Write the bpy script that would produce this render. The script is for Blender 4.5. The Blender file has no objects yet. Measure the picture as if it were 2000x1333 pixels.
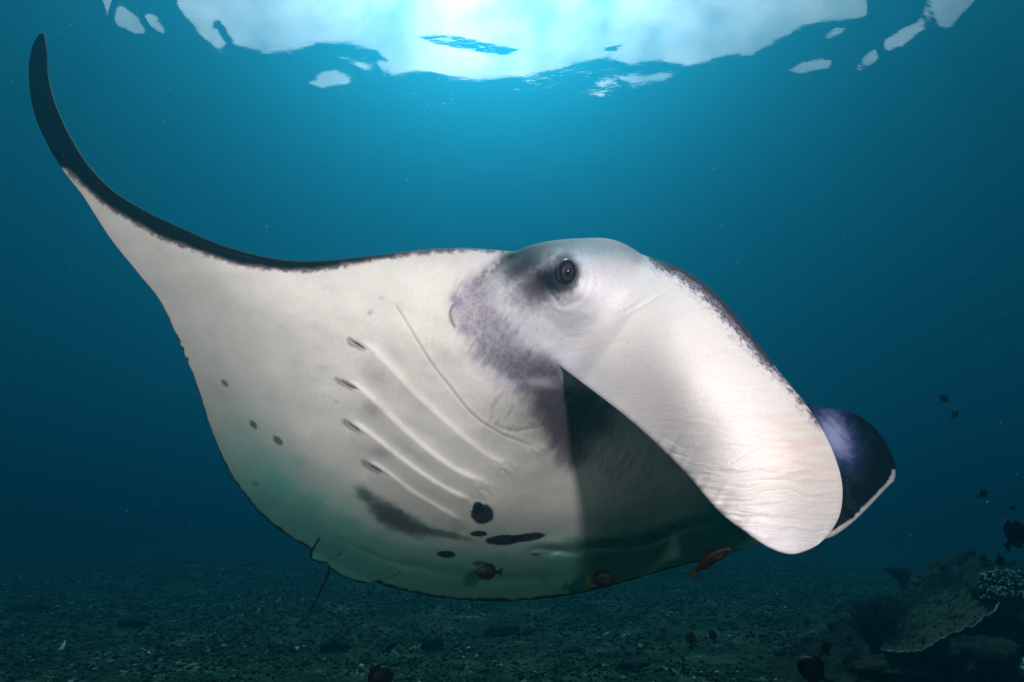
import bpy, math, random
import numpy as np
from mathutils import Vector, Matrix

sc = bpy.context.scene
col = sc.collection
random.seed(7)
RNG = np.random.default_rng(11)

# ------------------------------------------------------------------ camera
F = 1100.0                      # focal length in photo pixels (photo 2000 wide)
PITCH = math.radians(16.8)
CAM = np.array([0.0, 0.0, 1.6])
SURF = 10.2                      # height of the sea surface above the sea floor
cd = bpy.data.cameras.new('camera')
cam = bpy.data.objects.new('camera', cd)
col.objects.link(cam)
cam.location = CAM
cam.rotation_euler = (math.pi / 2 + PITCH, 0, 0)
cd.sensor_width = 36.0
cd.lens = F / 2000 * 36.0
cd.clip_start = 0.02
cd.clip_end = 600
sc.camera = cam

# ------------------------------------------------------------------ world, sun, strobes
SUN_EL, SUN_AZ = math.radians(60), math.radians(-3)      # ahead of the camera, a little left
world = bpy.data.worlds.new('World')
sc.world = world
world.use_nodes = True
nt = world.node_tree
bg = nt.nodes['Background']
skyn = nt.nodes.new('ShaderNodeTexSky')
skyn.sky_type = 'NISHITA'
skyn.sun_disc = False
skyn.sun_elevation = SUN_EL
skyn.sun_rotation = SUN_AZ
skyn.dust_density = 4.0
hs = nt.nodes.new('ShaderNodeHueSaturation')
hs.inputs['Saturation'].default_value = 0.30
hs.inputs['Value'].default_value = 1.0
nt.links.new(skyn.outputs[0], hs.inputs['Color'])
warm = nt.nodes.new('ShaderNodeVectorMath'); warm.operation = 'MULTIPLY'      # thin warm overcast
warm.inputs[1].default_value = (1.6, 1.0, 0.92)
nt.links.new(hs.outputs[0], warm.inputs[0])
tc = nt.nodes.new('ShaderNodeTexCoord')
cl = nt.nodes.new('ShaderNodeTexNoise'); cl.inputs['Scale'].default_value = 8.0; cl.inputs['Detail'].default_value = 5
nt.links.new(tc.outputs['Generated'], cl.inputs['Vector'])
cm = nt.nodes.new('ShaderNodeMapRange')                                   # broken cloud layer
cm.inputs['From Min'].default_value = 0.35; cm.inputs['From Max'].default_value = 0.68
cm.inputs['To Min'].default_value = 0.42; cm.inputs['To Max'].default_value = 1.3
nt.links.new(cl.outputs['Fac'], cm.inputs['Value'])
cs = nt.nodes.new('ShaderNodeVectorMath'); cs.operation = 'SCALE'
nt.links.new(warm.outputs[0], cs.inputs[0]); nt.links.new(cm.outputs[0], cs.inputs['Scale'])
nt.links.new(cs.outputs[0], bg.inputs['Color'])
bg.inputs['Strength'].default_value = 0.15

sl = bpy.data.lights.new('sun', 'SUN')
sl.energy = 4.8
sl.angle = math.radians(0.6)
sl.color = (1.0, 0.96, 0.9)
sun = bpy.data.objects.new('sun', sl)
col.objects.link(sun)
sd = Vector((math.sin(SUN_AZ) * math.cos(SUN_EL), math.cos(SUN_AZ) * math.cos(SUN_EL), math.sin(SUN_EL)))
sun.rotation_euler = sd.to_track_quat('Z', 'Y').to_euler()


def px(x, y, d):
    """photo pixel and distance along the lens axis -> world point(s)"""
    x = np.asarray(x, float); y = np.asarray(y, float); d = np.asarray(d, float)
    X = (x - 1000) / F * d
    Y = (666.5 - y) / F * d
    c, s = math.cos(PITCH), math.sin(PITCH)
    return np.stack([CAM[0] + X, CAM[1] + d * c - Y * s, CAM[2] + d * s + Y * c], -1)


def to_px(P):
    c, s = math.cos(PITCH), math.sin(PITCH)
    q = P - CAM
    d = q[..., 1] * c + q[..., 2] * s
    Y = -q[..., 1] * s + q[..., 2] * c
    dd = np.where(np.abs(d) < 1e-6, 1e-6, d)
    return 1000 + q[..., 0] / dd * F, 666.5 - Y / dd * F, d


# two photographer's strobes on arms beside the camera: they light the ray
def strobe(cx, cy, cz, tx, ty, td, power, size, cone=110):
    l = bpy.data.lights.new('strobe_light', 'SPOT')
    l.energy = power
    l.shadow_soft_size = size
    l.spot_size = math.radians(cone)
    l.spot_blend = 1.0
    l.color = (1.0, 0.79, 0.76)
    o = bpy.data.objects.new('strobe_light', l)
    col.objects.link(o)
    c, s = math.cos(PITCH), math.sin(PITCH)
    p = Vector((CAM[0] + cx, CAM[1] + cz * c - cy * s, CAM[2] + cz * s + cy * c))
    t = Vector(px(tx, ty, td))
    o.location = p
    o.rotation_euler = (t - p).to_track_quat('-Z', 'Y').to_euler()
    l.volume_factor = 0.0
    return o

strobe(0.47, 0.50, -0.80, 1240, 660, 1.3, 300, 0.05, 58)
strobe(-1.25, 0.50, -0.40, 400, 400, 1.9, 265, 0.05, 96)

sc.view_settings.view_transform = 'Standard'
sc.view_settings.look = 'None'
sc.view_settings.exposure = 0.0
sc.view_settings.gamma = 1.0
sc.view_settings.use_curve_mapping = False
sc.cycles.use_denoising = True
sc.cycles.max_bounces = 8
sc.cycles.transparent_max_bounces = 16
sc.cycles.volume_bounces = 1
sc.cycles.caustics_reflective = False
sc.cycles.caustics_refractive = False

# ------------------------------------------------------------------ helpers
def tag(o, label=None, cat=None, group=None, kind=None):
    if label: o['label'] = label
    if cat: o['category'] = cat
    if group: o['group'] = group
    if kind: o['kind'] = kind
    return o

def empty(name, loc):
    o = bpy.data.objects.new(name, None)
    o.empty_display_size = 0.1
    o.location = Vector(loc)
    col.objects.link(o)
    return o

def mesh_obj(name, V, Fc, mat=None, parent=None, smooth=True):
    """V world coordinates; made local to parent's location if it has one"""
    V = np.asarray(V, float).reshape(-1, 3)
    if parent is not None:
        off = np.array(world_loc(parent))
        V = V - off
    me = bpy.data.meshes.new(name)
    if isinstance(Fc, np.ndarray):
        n, k = Fc.shape
        me.vertices.add(len(V)); me.vertices.foreach_set('co', V.astype(np.float32).ravel())
        me.loops.add(n * k); me.loops.foreach_set('vertex_index', Fc.astype(np.int32).ravel())
        me.polygons.add(n)
        me.polygons.foreach_set('loop_start', (np.arange(n) * k).astype(np.int32))
        me.update(calc_edges=True)
    else:
        me.from_pydata(V.tolist(), [], Fc)
        me.update()
    if smooth:
        me.polygons.foreach_set('use_smooth', np.ones(len(me.polygons), bool))
    if mat: me.materials.append(mat)
    o = bpy.data.objects.new(name, me)
    col.objects.link(o)
    if parent is not None: o.parent = parent
    return o

def world_loc(o):
    l = Vector((0, 0, 0))
    while o is not None:
        l += o.location
        o = o.parent
    return l

def grid_faces(nu, nv, off=0, flip=False):
    i, j = np.meshgrid(np.arange(nu - 1), np.arange(nv - 1), indexing='ij')
    a = off + i * nv + j
    q = np.stack([a, a + nv, a + nv + 1, a + 1], -1).reshape(-1, 4)
    return q[:, ::-1] if flip else q

def hash2(ix, iy, seed):
    h = (ix.astype(np.int64) * 374761393 + iy.astype(np.int64) * 668265263 + seed * 974634777) & 0xffffffff
    h = ((h ^ (h >> 13)) * 1274126177) & 0xffffffff
    h = (h ^ (h >> 16)) & 0xffffffff
    return h / 4294967295.0

def vnoise(x, y, seed=0):
    ix = np.floor(x); iy = np.floor(y)
    fx = x - ix; fy = y - iy
    fx = fx * fx * fx * (fx * (fx * 6 - 15) + 10); fy = fy * fy * fy * (fy * (fy * 6 - 15) + 10)
    a = hash2(ix, iy, seed); b = hash2(ix + 1, iy, seed)
    c = hash2(ix, iy + 1, seed); d = hash2(ix + 1, iy + 1, seed)
    return (a * (1 - fx) + b * fx) * (1 - fy) + (c * (1 - fx) + d * fx) * fy

def fbm(x, y, seed=0, octs=4, gain=0.5):
    s = 0; amp = 1; tot = 0
    for o in range(octs):
        s = s + amp * vnoise(x * 2 ** o + 17.3 * o, y * 2 ** o - 9.1 * o, seed + o)
        tot += amp; amp *= gain
    return s / tot * 2 - 1          # about -1..1

def smooth(a, b, x):
    t = np.clip((x - a) / (b - a), 0, 1)
    return t * t * (3 - 2 * t)

def catmull(P, n):
    """points (k,m) -> n samples, evenly in the index, Catmull-Rom"""
    P = np.asarray(P, float)
    k = len(P)
    t = np.linspace(0, k - 1, n)
    i = np.minimum(t.astype(int), k - 2)
    f = (t - i)[:, None]
    p0 = P[np.maximum(i - 1, 0)]; p1 = P[i]; p2 = P[i + 1]; p3 = P[np.minimum(i + 2, k - 1)]
    return 0.5 * ((2 * p1) + (-p0 + p2) * f + (2 * p0 - 5 * p1 + 4 * p2 - p3) * f ** 2 + (-p0 + 3 * p1 - 3 * p2 + p3) * f ** 3)

def line_dist(x, y, P, n=None):
    """unsigned distance, signed side and position 0..1 along a polyline"""
    P = np.asarray(P, float)
    if n: P = catmull(P, n)
    best = np.full(x.shape, 1e9); side = np.zeros(x.shape); tt = np.zeros(x.shape)
    L = np.r_[0, np.cumsum(np.hypot(*np.diff(P, axis=0).T))]
    for k in range(len(P) - 1):
        ax, ay = P[k]; bx, by = P[k + 1]
        dx, dy = bx - ax, by - ay
        l2 = dx * dx + dy * dy + 1e-9
        t = np.clip(((x - ax) * dx + (y - ay) * dy) / l2, 0, 1)
        qx = x - ax - t * dx; qy = y - ay - t * dy
        d = np.hypot(qx, qy)
        m = d < best
        best = np.where(m, d, best)
        side = np.where(m, np.sign(dx * (y - ay) - dy * (x - ax)), side)
        tt = np.where(m, (L[k] + t * math.sqrt(l2)) / L[-1], tt)
    return best, side, tt

def poly_sd(x, y, P):
    """signed distance to a closed polygon, positive inside"""
    P = np.asarray(P, float)
    Q = np.vstack([P, P[:1]])
    d, _, _ = line_dist(x, y, Q)
    ins = np.zeros(x.shape, bool)
    for k in range(len(Q) - 1):
        x1, y1 = Q[k]; x2, y2 = Q[k + 1]
        c = ((y1 > y) != (y2 > y))
        with np.errstate(divide='ignore', invalid='ignore'):
            xi = (x2 - x1) * (y - y1) / (y2 - y1 + 1e-12) + x1
        ins ^= c & (x < xi)
    return np.where(ins, d, -d)

class TPS:
    """thin-plate spline through scattered (x, y, value) points"""
    def __init__(s, pts, lam=0.0):
        p = np.asarray(pts, float)
        s.c = p[:, :2] / 500.0
        n = len(p)
        K = s.k(s.c[:, None, :] - s.c[None, :, :]) + lam * np.eye(n)
        A = np.zeros((n + 3, n + 3))
        A[:n, :n] = K; A[:n, n] = 1; A[:n, n + 1:] = s.c
        A[n, :n] = 1; A[n + 1:, :n] = s.c.T
        s.w = np.linalg.solve(A, np.r_[p[:, 2], 0, 0, 0])
    @staticmethod
    def k(d):
        r2 = (d ** 2).sum(-1)
        return np.where(r2 > 0, 0.5 * r2 * np.log(r2 + 1e-12), 0)
    def __call__(s, x, y):
        x = np.asarray(x, float) / 500; y = np.asarray(y, float) / 500
        n = len(s.c)
        r = s.w[n] + s.w[n + 1] * x + s.w[n + 2] * y
        for i in range(n):
            r2 = (x - s.c[i, 0]) ** 2 + (y - s.c[i, 1]) ** 2
            r = r + s.w[i] * np.where(r2 > 0, 0.5 * r2 * np.log(r2 + 1e-12), 0)
        return r

# ------------------------------------------------------------------ materials
def new_mat(name):
    m = bpy.data.materials.new(name)
    m.use_nodes = True
    t = m.node_tree
    b = t.nodes['Principled BSDF']
    return m, t, b

def noise_node(t, scale, detail=4, rough=0.6, vec=None):
    n = t.nodes.new('ShaderNodeTexNoise')
    n.inputs['Scale'].default_value = scale
    n.inputs['Detail'].default_value = detail
    n.inputs['Roughness'].default_value = rough
    if vec is not None: t.links.new(vec, n.inputs['Vector'])
    return n

def ramp_node(t, fac, stops):
    r = t.nodes.new('ShaderNodeValToRGB')
    e = r.color_ramp.elements
    while len(e) > len(stops): e.remove(e[-1])
    while len(e) < len(stops): e.new(0.5)
    for k, (p, c) in enumerate(stops):
        e[k].position = p
        e[k].color = (*c, 1)
    t.links.new(fac, r.inputs[0])
    return r

def mottled(name, stops, scale=6, bump=0.4, bscale=30, rough=0.85, dist=0.02, spec=0.2):
    m, t, b = new_mat(name)
    g = t.nodes.new('ShaderNodeTexCoord')
    n = noise_node(t, scale, 6, 0.65, g.outputs['Object'])
    r = ramp_node(t, n.outputs['Fac'], stops)
    t.links.new(r.outputs[0], b.inputs['Base Color'])
    n2 = noise_node(t, bscale, 5, 0.7, g.outputs['Object'])
    bp = t.nodes.new('ShaderNodeBump')
    bp.inputs['Strength'].default_value = bump
    bp.inputs['Distance'].default_value = dist
    t.links.new(n2.outputs['Fac'], bp.inputs['Height'])
    t.links.new(bp.outputs[0], b.inputs['Normal'])
    b.inputs['Roughness'].default_value = rough
    b.inputs['Specular IOR Level'].default_value = spec
    return m

# ray skin: pigment comes from a colour attribute of the mesh, fine creases from its skin coordinates
def skin_material():
    m, t, b = new_mat('ray_skin')
    a = t.nodes.new('ShaderNodeAttribute'); a.attribute_name = 'pigment'
    uv = t.nodes.new('ShaderNodeAttribute'); uv.attribute_name = 'skin_coord'
    g = t.nodes.new('ShaderNodeTexCoord')
    fine = noise_node(t, 260, 3, 0.7, g.outputs['Object'])
    mr = t.nodes.new('ShaderNodeMapRange')
    mr.inputs['From Min'].default_value = 0.3; mr.inputs['From Max'].default_value = 0.7
    mr.inputs['To Min'].default_value = 0.90; mr.inputs['To Max'].default_value = 1.06
    t.links.new(fine.outputs['Fac'], mr.inputs['Value'])
    mx = t.nodes.new('ShaderNodeVectorMath'); mx.operation = 'SCALE'
    t.links.new(a.outputs['Color'], mx.inputs[0]); t.links.new(mr.outputs[0], mx.inputs['Scale'])
    blot = noise_node(t, 5, 5, 0.6, g.outputs['Object'])
    mr2 = t.nodes.new('ShaderNodeMapRange')
    mr2.inputs['From Min'].default_value = 0.3; mr2.inputs['From Max'].default_value = 0.7
    mr2.inputs['To Min'].default_value = 0.93; mr2.inputs['To Max'].default_value = 1.03
    t.links.new(blot.outputs['Fac'], mr2.inputs['Value'])
    mx2 = t.nodes.new('ShaderNodeVectorMath'); mx2.operation = 'SCALE'
    t.links.new(mx.outputs[0], mx2.inputs[0]); t.links.new(mr2.outputs[0], mx2.inputs['Scale'])
    t.links.new(mx2.outputs[0], b.inputs['Base Color'])
    # creases run along the second skin coordinate
    mp = t.nodes.new('ShaderNodeMapping'); mp.inputs['Scale'].default_value = (1.0, 0.09, 1.0)
    t.links.new(uv.outputs['Vector'], mp.inputs['Vector'])
    cr = noise_node(t, 0.16, 3, 0.55, mp.outputs[0])
    gr = noise_node(t, 420, 2, 0.5, g.outputs['Object'])
    b1 = t.nodes.new('ShaderNodeBump'); b1.inputs['Strength'].default_value = 0.30; b1.inputs['Distance'].default_value = 0.004
    t.links.new(cr.outputs['Fac'], b1.inputs['Height'])
    b2 = t.nodes.new('ShaderNodeBump'); b2.inputs['Strength'].default_value = 0.25; b2.inputs['Distance'].default_value = 0.0015
    t.links.new(gr.outputs['Fac'], b2.inputs['Height']); t.links.new(b1.outputs[0], b2.inputs['Normal'])
    t.links.new(b2.outputs[0], b.inputs['Normal'])
    b.inputs['Roughness'].default_value = 0.72
    b.inputs['Specular IOR Level'].default_value = 0.10
    return m
SKIN = skin_material()

# ------------------------------------------------------------------ haze: the sea water between things
def build_haze():
    x0, x1, y0, y1, z0, z1 = -90, 90, -60, 110, -2.5, SURF + 1.2
    V = [(x, y, z) for z in (z0, z1) for y in (y0, y1) for x in (x0, x1)]
    Fc = [(0, 2, 3, 1), (4, 5, 7, 6), (0, 1, 5, 4), (2, 6, 7, 3), (0, 4, 6, 2), (1, 3, 7, 5)]
    o = mesh_obj('haze', V, Fc, smooth=False)
    m = bpy.data.materials.new('sea_haze'); m.use_nodes = True
    t = m.node_tree; t.nodes.clear()
    out = t.nodes.new('ShaderNodeOutputMaterial')
    v = t.nodes.new('ShaderNodeVolumePrincipled')
    v.inputs['Color'].default_value = (0.012, 0.19, 0.285, 1)
    v.inputs['Absorption Color'].default_value = (0.0, 0.155, 0.27, 1)
    v.inputs['Density'].default_value = 0.135
    v.inputs['Anisotropy'].default_value = 0.82
    t.links.new(v.outputs[0], out.inputs['Volume'])
    o.data.materials.append(m)
    o['kind'] = 'stuff'
build_haze()

# ------------------------------------------------------------------ sea surface
WHITE = [[(335, -60), (345, 5), (372, 40), (395, 62), (428, 92), (442, 82), (452, 78), (480, 84), (520, 97), (560, 97), (600, 86), (640, 80),
          (690, 86), (735, 96), (742, 118), (735, 132), (770, 142), (830, 138), (880, 148), (935, 156), (985, 150), (1060, 138), (1120, 122),
          (1180, 112), (1225, 124), (1290, 114), (1345, 122), (1420, 105), (1470, 102), (1520, 72), (1580, 42), (1640, 36), (1690, 28),
          (1700, 10), (1690, -60)],
         [(594, 156), (612, 156), (632, 140), (655, 138), (684, 158), (680, 164), (650, 166), (630, 172), (604, 168)],
         [(1202, 152), (1235, 147), (1262, 150), (1290, 143), (1312, 146), (1290, 154), (1240, 160)],
         [(1168, 164), (1190, 155), (1202, 160), (1178, 168)],
         [(1540, 134), (1565, 120), (1610, 112), (1626, 114), (1618, 130), (1570, 138)],
         [(1608, 66), (1630, 46), (1652, 50), (1640, 62), (1615, 72)],
         [(1668, 130), (1690, 100), (1730, 80), (1765, 58), (1800, 38), (1815, -10), (1850, -60), (1960, -60), (1890, 10), (1850, 48), (1800, 60), (1762, 94), (1712, 112), (1680, 134)],
         [(175, -60), (240, -60), (225, 5), (262, 35), (288, 66), (270, 70), (235, 50), (205, 15)],
         [(282, 32), (300, 36), (330, 72), (315, 70), (290, 52)],
         [(666, 113), (690, 118), (728, 134), (712, 138), (690, 122)],
         [(1155, 188), (1175, 183), (1190, 187), (1172, 191)]]
HOLES = [[(815, 72), (860, 70), (900, 72), (960, 88), (1012, 98), (985, 110), (935, 106), (890, 96), (850, 90)],
         [(420, 40), (428, 38), (455, 76), (445, 80), (430, 62)],
         [(1180, 96), (1215, 88), (1200, 100)],
         [(690, 88), (735, 100), (755, 118), (720, 112)]]

def build_surface():
    front = np.radians(np.r_[np.linspace(-58, 58, 740)])
    rest = np.radians(np.linspace(58, 302, 80)[1:-1])
    th = np.r_[front, rest, front[0] + 2 * math.pi]
    dz = SURF - CAM[2]
    el = np.radians(np.r_[np.linspace(86, 58, 24), np.linspace(57.6, 30, 250), np.linspace(29.5, 4, 90)])
    r = dz / np.tan(el)
    TH, R = np.meshgrid(th, r, indexing='ij')
    X = R * np.sin(TH); Y = R * np.cos(TH)
    Z = np.full(X.shape, SURF)
    EL = np.degrees(np.arctan2(dz, R))
    PX, PY, D = to_px(np.stack([X, Y, Z], -1))
    ok = (D > 0.2)
    fx = np.where(ok, PX, -5000); fy = np.where(ok, PY, -5000)
    wob = 3.0 * fbm(fx / 26, fy / 12, 3, 3)
    S = np.full(X.shape, -60.0)
    for P in WHITE:
        s = poly_sd(fx, fy, P)
        S = np.maximum(S, s)
    S = S + 1
    for P in HOLES:
        S = np.minimum(S, -poly_sd(fx, fy, P) * 1.6 - 2)
    S = S + wob
    want = np.tanh(S / 7.0)
    # the facet slope that the light window's ragged edge implies
    tau = (41.25 - EL) + np.where(want > 0, want * 5.0, want * 2.6)
    w = smooth(29, 33, EL) * (1 - smooth(52, 56, EL)) * (ok & (np.abs(np.degrees(TH)) < 57) & (PY > -45) & (PY < 320))
    w = w * (1 - smooth(52, 57, np.abs(np.degrees(TH))))
    inside = (want > 0)
    tau_need = np.where(inside, np.maximum(tau, 0.0), np.minimum(tau, 0.0))
    tau = tau_need * w
    slope = np.tan(np.radians(np.clip(tau, -14, 14)))
    # facets facing the camera: surface falls away with distance for a positive tilt
    dr = np.diff(r, prepend=r[0])
    H = np.cumsum(-slope * dr[None, :], axis=1)
    H = H * np.exp(-np.maximum(R - 1.9 * dz, 0) / (1.2 * dz))
    amp = 0.16 + 0.34 * (1 - w)
    H = H + amp * (0.18 * fbm(X / 4.0, Y / 2.5, 21, 3) + 0.04 * fbm(X / 1.0, Y / 0.7, 31, 2)) * np.clip(30 / (R + 10), 0, 1)
    V = np.stack([X, Y, SURF + H], -1)
    nu, nv = X.shape
    V[-1] = V[0]
    fc = grid_faces(nu, nv)
    m = bpy.data.materials.new('water_surface'); m.use_nodes = True
    t = m.node_tree; t.nodes.clear()
    out = t.nodes.new('ShaderNodeOutputMaterial')
    tr = t.nodes.new('ShaderNodeBsdfTransparent'); tr.inputs[0].default_value = (1, 1, 1, 1)
    gl = t.nodes.new('ShaderNodeBsdfGlossy'); gl.inputs['Roughness'].default_value = 0.05
    fr = t.nodes.new('ShaderNodeFresnel'); fr.inputs['IOR'].default_value = 1.333
    g = t.nodes.new('ShaderNodeTexCoord')
    mp = t.nodes.new('ShaderNodeMapping'); mp.inputs['Scale'].default_value = (0.8, 1.6, 1.0)
    t.links.new(g.outputs['Object'], mp.inputs['Vector'])
    rip = noise_node(t, 2.2, 4, 0.6, mp.outputs[0])
    bp = t.nodes.new('ShaderNodeBump'); bp.inputs['Strength'].default_value = 1.0; bp.inputs['Distance'].default_value = 0.010
    t.links.new(rip.outputs['Fac'], bp.inputs['Height'])
    t.links.new(bp.outputs[0], fr.inputs['Normal']); t.links.new(bp.outputs[0], gl.inputs['Normal'])
    mix = t.nodes.new('ShaderNodeMixShader')
    t.links.new(fr.outputs[0], mix.inputs[0]); t.links.new(tr.outputs[0], mix.inputs[1]); t.links.new(gl.outputs[0], mix.inputs[2])
    t.links.new(mix.outputs[0], out.inputs['Surface'])
    o = mesh_obj('water_surface', V, fc, m)
    # normals must point up
    if o.data.polygons[1000].normal.z < 0: o.data.flip_normals()
    # a flat skirt carries the surface on to the horizon
    tag(o, kind='structure')
build_surface()

# ------------------------------------------------------------------ sea floor
def floor_h(x, y):
    r = np.hypot(x, y)
    h = 0.16 * fbm(x / 3.1, y / 3.1, 41, 3) + 0.06 * fbm(x / 0.8, y / 0.8, 51, 3) * np.clip(1.4 - r / 40, 0.2, 1)
    h = h + 0.028 * fbm(x / 0.16, y / 0.16, 61, 3) * np.clip(1.2 - r / 25, 0, 1)
    return h

def build_floor():
    a = np.linspace(-1, 1, 620)
    xs = 16 * a + 69 * a ** 5
    b = np.linspace(0, 1, 560)
    ys = -55 + 58 * smooth(0, 0.12, b) + np.where(b > 0.12, 14 * (b - 0.12) / 0.88 + 88 * ((np.maximum(b - 0.12, 0)) / 0.88) ** 4, 0)
    ys = np.maximum.accumulate(ys + np.arange(560) * 1e-5)
    X, Y = np.meshgrid(xs, ys, indexing='ij')
    V = np.stack([X, Y, floor_h(X, Y)], -1)
    m, t, bs = new_mat('rubble_floor')
    g = t.nodes.new('ShaderNodeTexCoord')
    n = noise_node(t, 1.3, 8, 0.75, g.outputs['Object'])
    r1 = ramp_node(t, n.outputs['Fac'], [(0.30, (0.010, 0.018, 0.010)), (0.48, (0.028, 0.056, 0.026)), (0.60, (0.085, 0.13, 0.075)), (0.68, (0.42, 0.50, 0.38))])
    n2 = noise_node(t, 17, 6, 0.75, g.outputs['Object'])
    r2 = ramp_node(t, n2.outputs['Fac'], [(0.36, (0.25, 0.27, 0.22)), (0.5, (0.8, 0.85, 0.75)), (0.66, (2.2, 2.2, 2.0))])
    mx = t.nodes.new('ShaderNodeMix'); mx.data_type = 'RGBA'; mx.blend_type = 'MULTIPLY'; mx.inputs[0].default_value = 1
    t.links.new(r1.outputs[0], mx.inputs[6]); t.links.new(r2.outputs[0], mx.inputs[7])
    t.links.new(mx.outputs[2], bs.inputs['Base Color'])
    bp = t.nodes.new('ShaderNodeBump'); bp.inputs['Strength'].default_value = 0.9; bp.inputs['Distance'].default_value = 0.05
    t.links.new(n2.outputs['Fac'], bp.inputs['Height']); t.links.new(bp.outputs[0], bs.inputs['Normal'])
    bs.inputs['Roughness'].default_value = 0.95; bs.inputs['Specular IOR Level'].default_value = 0.1
    o = mesh_obj('sea_floor', V, grid_faces(*X.shape), m)
    if o.data.polygons[1000].normal.z < 0: o.data.flip_normals()
    tag(o, kind='structure')
build_floor()

# ico base
def ico(sub=0):
    p = (1 + 5 ** .5) / 2
    v = np.array([(-1, p, 0), (1, p, 0), (-1, -p, 0), (1, -p, 0), (0, -1, p), (0, 1, p), (0, -1, -p), (0, 1, -p), (p, 0, -1), (p, 0, 1), (-p, 0, -1), (-p, 0, 1)], float)
    v /= np.linalg.norm(v[0])
    f = [(0, 11, 5), (0, 5, 1), (0, 1, 7), (0, 7, 10), (0, 10, 11), (1, 5, 9), (5, 11, 4), (11, 10, 2), (10, 7, 6), (7, 1, 8), (3, 9, 4), (3, 4, 2), (3, 2, 6), (3, 6, 8), (3, 8, 9), (4, 9, 5), (2, 4, 11), (6, 2, 10), (8, 6, 7), (9, 8, 1)]
    for _ in range(sub):
        v = v.tolist(); cache = {}; nf = []
        def mid(a, b):
            k = (min(a, b), max(a, b))
            if k not in cache:
                m_ = np.array(v[a]) + np.array(v[b]); m_ /= np.linalg.norm(m_)
                v.append(m_.tolist()); cache[k] = len(v) - 1
            return cache[k]
        for a, b, c in f:
            ab, bc, ca = mid(a, b), mid(b, c), mid(c, a)
            nf += [(a, ab, ca), (b, bc, ab), (c, ca, bc), (ab, bc, ca)]
        f = nf; v = np.array(v)
    return np.array(v), np.array(f)

def scatter(name, P, size, elong, mat, rng, flat=0.6, jit=0.25):
    """many small stones or coral sticks joined in one stuff mesh"""
    bv, bf = ico(0)
    n = len(P)
    S = np.stack([size * elong, size, size * flat], -1)
    W = bv[None] * (1 + jit * rng.normal(size=(n, 12, 1))) * S[:, None, :]
    a = rng.uniform(0, 2 * math.pi, n); b = rng.normal(0, 0.45, n)
    ca, sa, cb, sb = np.cos(a), np.sin(a), np.cos(b), np.sin(b)
    x, y, z = W[..., 0], W[..., 1], W[..., 2]
    x2 = x * cb[:, None] + z * sb[:, None]; z2 = -x * sb[:, None] + z * cb[:, None]
    x3 = x2 * ca[:, None] - y * sa[:, None]; y3 = x2 * sa[:, None] + y * ca[:, None]
    V = np.stack([x3, y3, z2], -1) + P[:, None, :]
    Fc = (bf[None] + (np.arange(n) * 12)[:, None, None]).reshape(-1, 3)
    o = mesh_obj(name, V.reshape(-1, 3), Fc, mat, smooth=False)
    at = o.data.attributes.new('tone', 'FLOAT', 'POINT')
    at.data.foreach_set('value', np.repeat(rng.uniform(0, 1, n), 12).astype(np.float32))
    return o

def rubble_mat():
    m, t, b = new_mat('coral_rubble')
    a = t.nodes.new('ShaderNodeAttribute'); a.attribute_name = 'tone'
    r = ramp_node(t, a.outputs['Fac'], [(0.0, (0.008, 0.014, 0.008)), (0.5, (0.022, 0.045, 0.020)), (0.85, (0.062, 0.105, 0.052)), (0.96, (0.16, 0.24, 0.14)), (1.0, (0.50, 0.58, 0.46))])
    t.links.new(r.outputs[0], b.inputs['Base Color'])
    b.inputs['Roughness'].default_value = 0.95; b.inputs['Specular IOR Level'].default_value = 0.1
    return m
RUB = rubble_mat()

def build_rubble():
    n = 60000
    y = 3.5 + 17.5 * RNG.beta(1.05, 1.9, n)
    x = RNG.uniform(-1, 1, n) * (y * 1.05 + 0.8)
    keep = fbm(x / 0.9, y / 0.9, 71, 3) + RNG.normal(0, 0.35, n) > -0.25
    x, y = x[keep], y[keep]
    s = (0.008 + 0.017 * RNG.random(len(x)) ** 3) * (0.8 + y / 13)
    P = np.stack([x, y, floor_h(x, y) + s * 0.3], -1)
    el = np.where(RNG.random(len(x)) < 0.15, RNG.uniform(1.8, 3, len(x)), RNG.uniform(0.9, 1.6, len(x)))
    o = scatter('coral_rubble', P, s, el, RUB, RNG)
    tag(o, 'dark green broken coral rubble strewn over the whole sea floor', 'rubble', kind='stuff')
build_rubble()

# ------------------------------------------------------------------ the manta ray
LT = [((88, 65), (76, 67)), ((93, 95), (62, 95)), ((96, 150), (56, 145)), ((112, 210), (65, 215)), ((140, 270), (89, 275)),
      ((175, 325), (121, 330)), ((225, 375), (163, 385)), ((290, 415), (213, 463)), ((360, 448), (266, 530)), ((430, 478), (313, 590)),
      ((510, 500), (347, 662)), ((580, 509), (382, 748)), ((650, 507), (412, 840)), ((720, 500), (441, 910)), ((790, 492), (482, 972)),
      ((850, 486), (538, 1030)), ((910, 485), (608, 1074)), ((965, 488), (665, 1104)), ((1005, 491), (728, 1136)), ((1035, 480), (800, 1157)),
      ((1075, 471), (870, 1169)), ((1130, 466), (960, 1175)), ((1190, 467), (1050, 1171)), ((1238, 487), (1130, 1160)), ((1290, 530), (1210, 1140)),
      ((1360, 610), (1290, 1117)), ((1430, 710), (1370, 1095)), ((1490, 810), (1440, 1077)), ((1540, 900), (1500, 1056)), ((1575, 970), (1550, 1030)),
      ((1590, 1000), (1585, 1010))]
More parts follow.
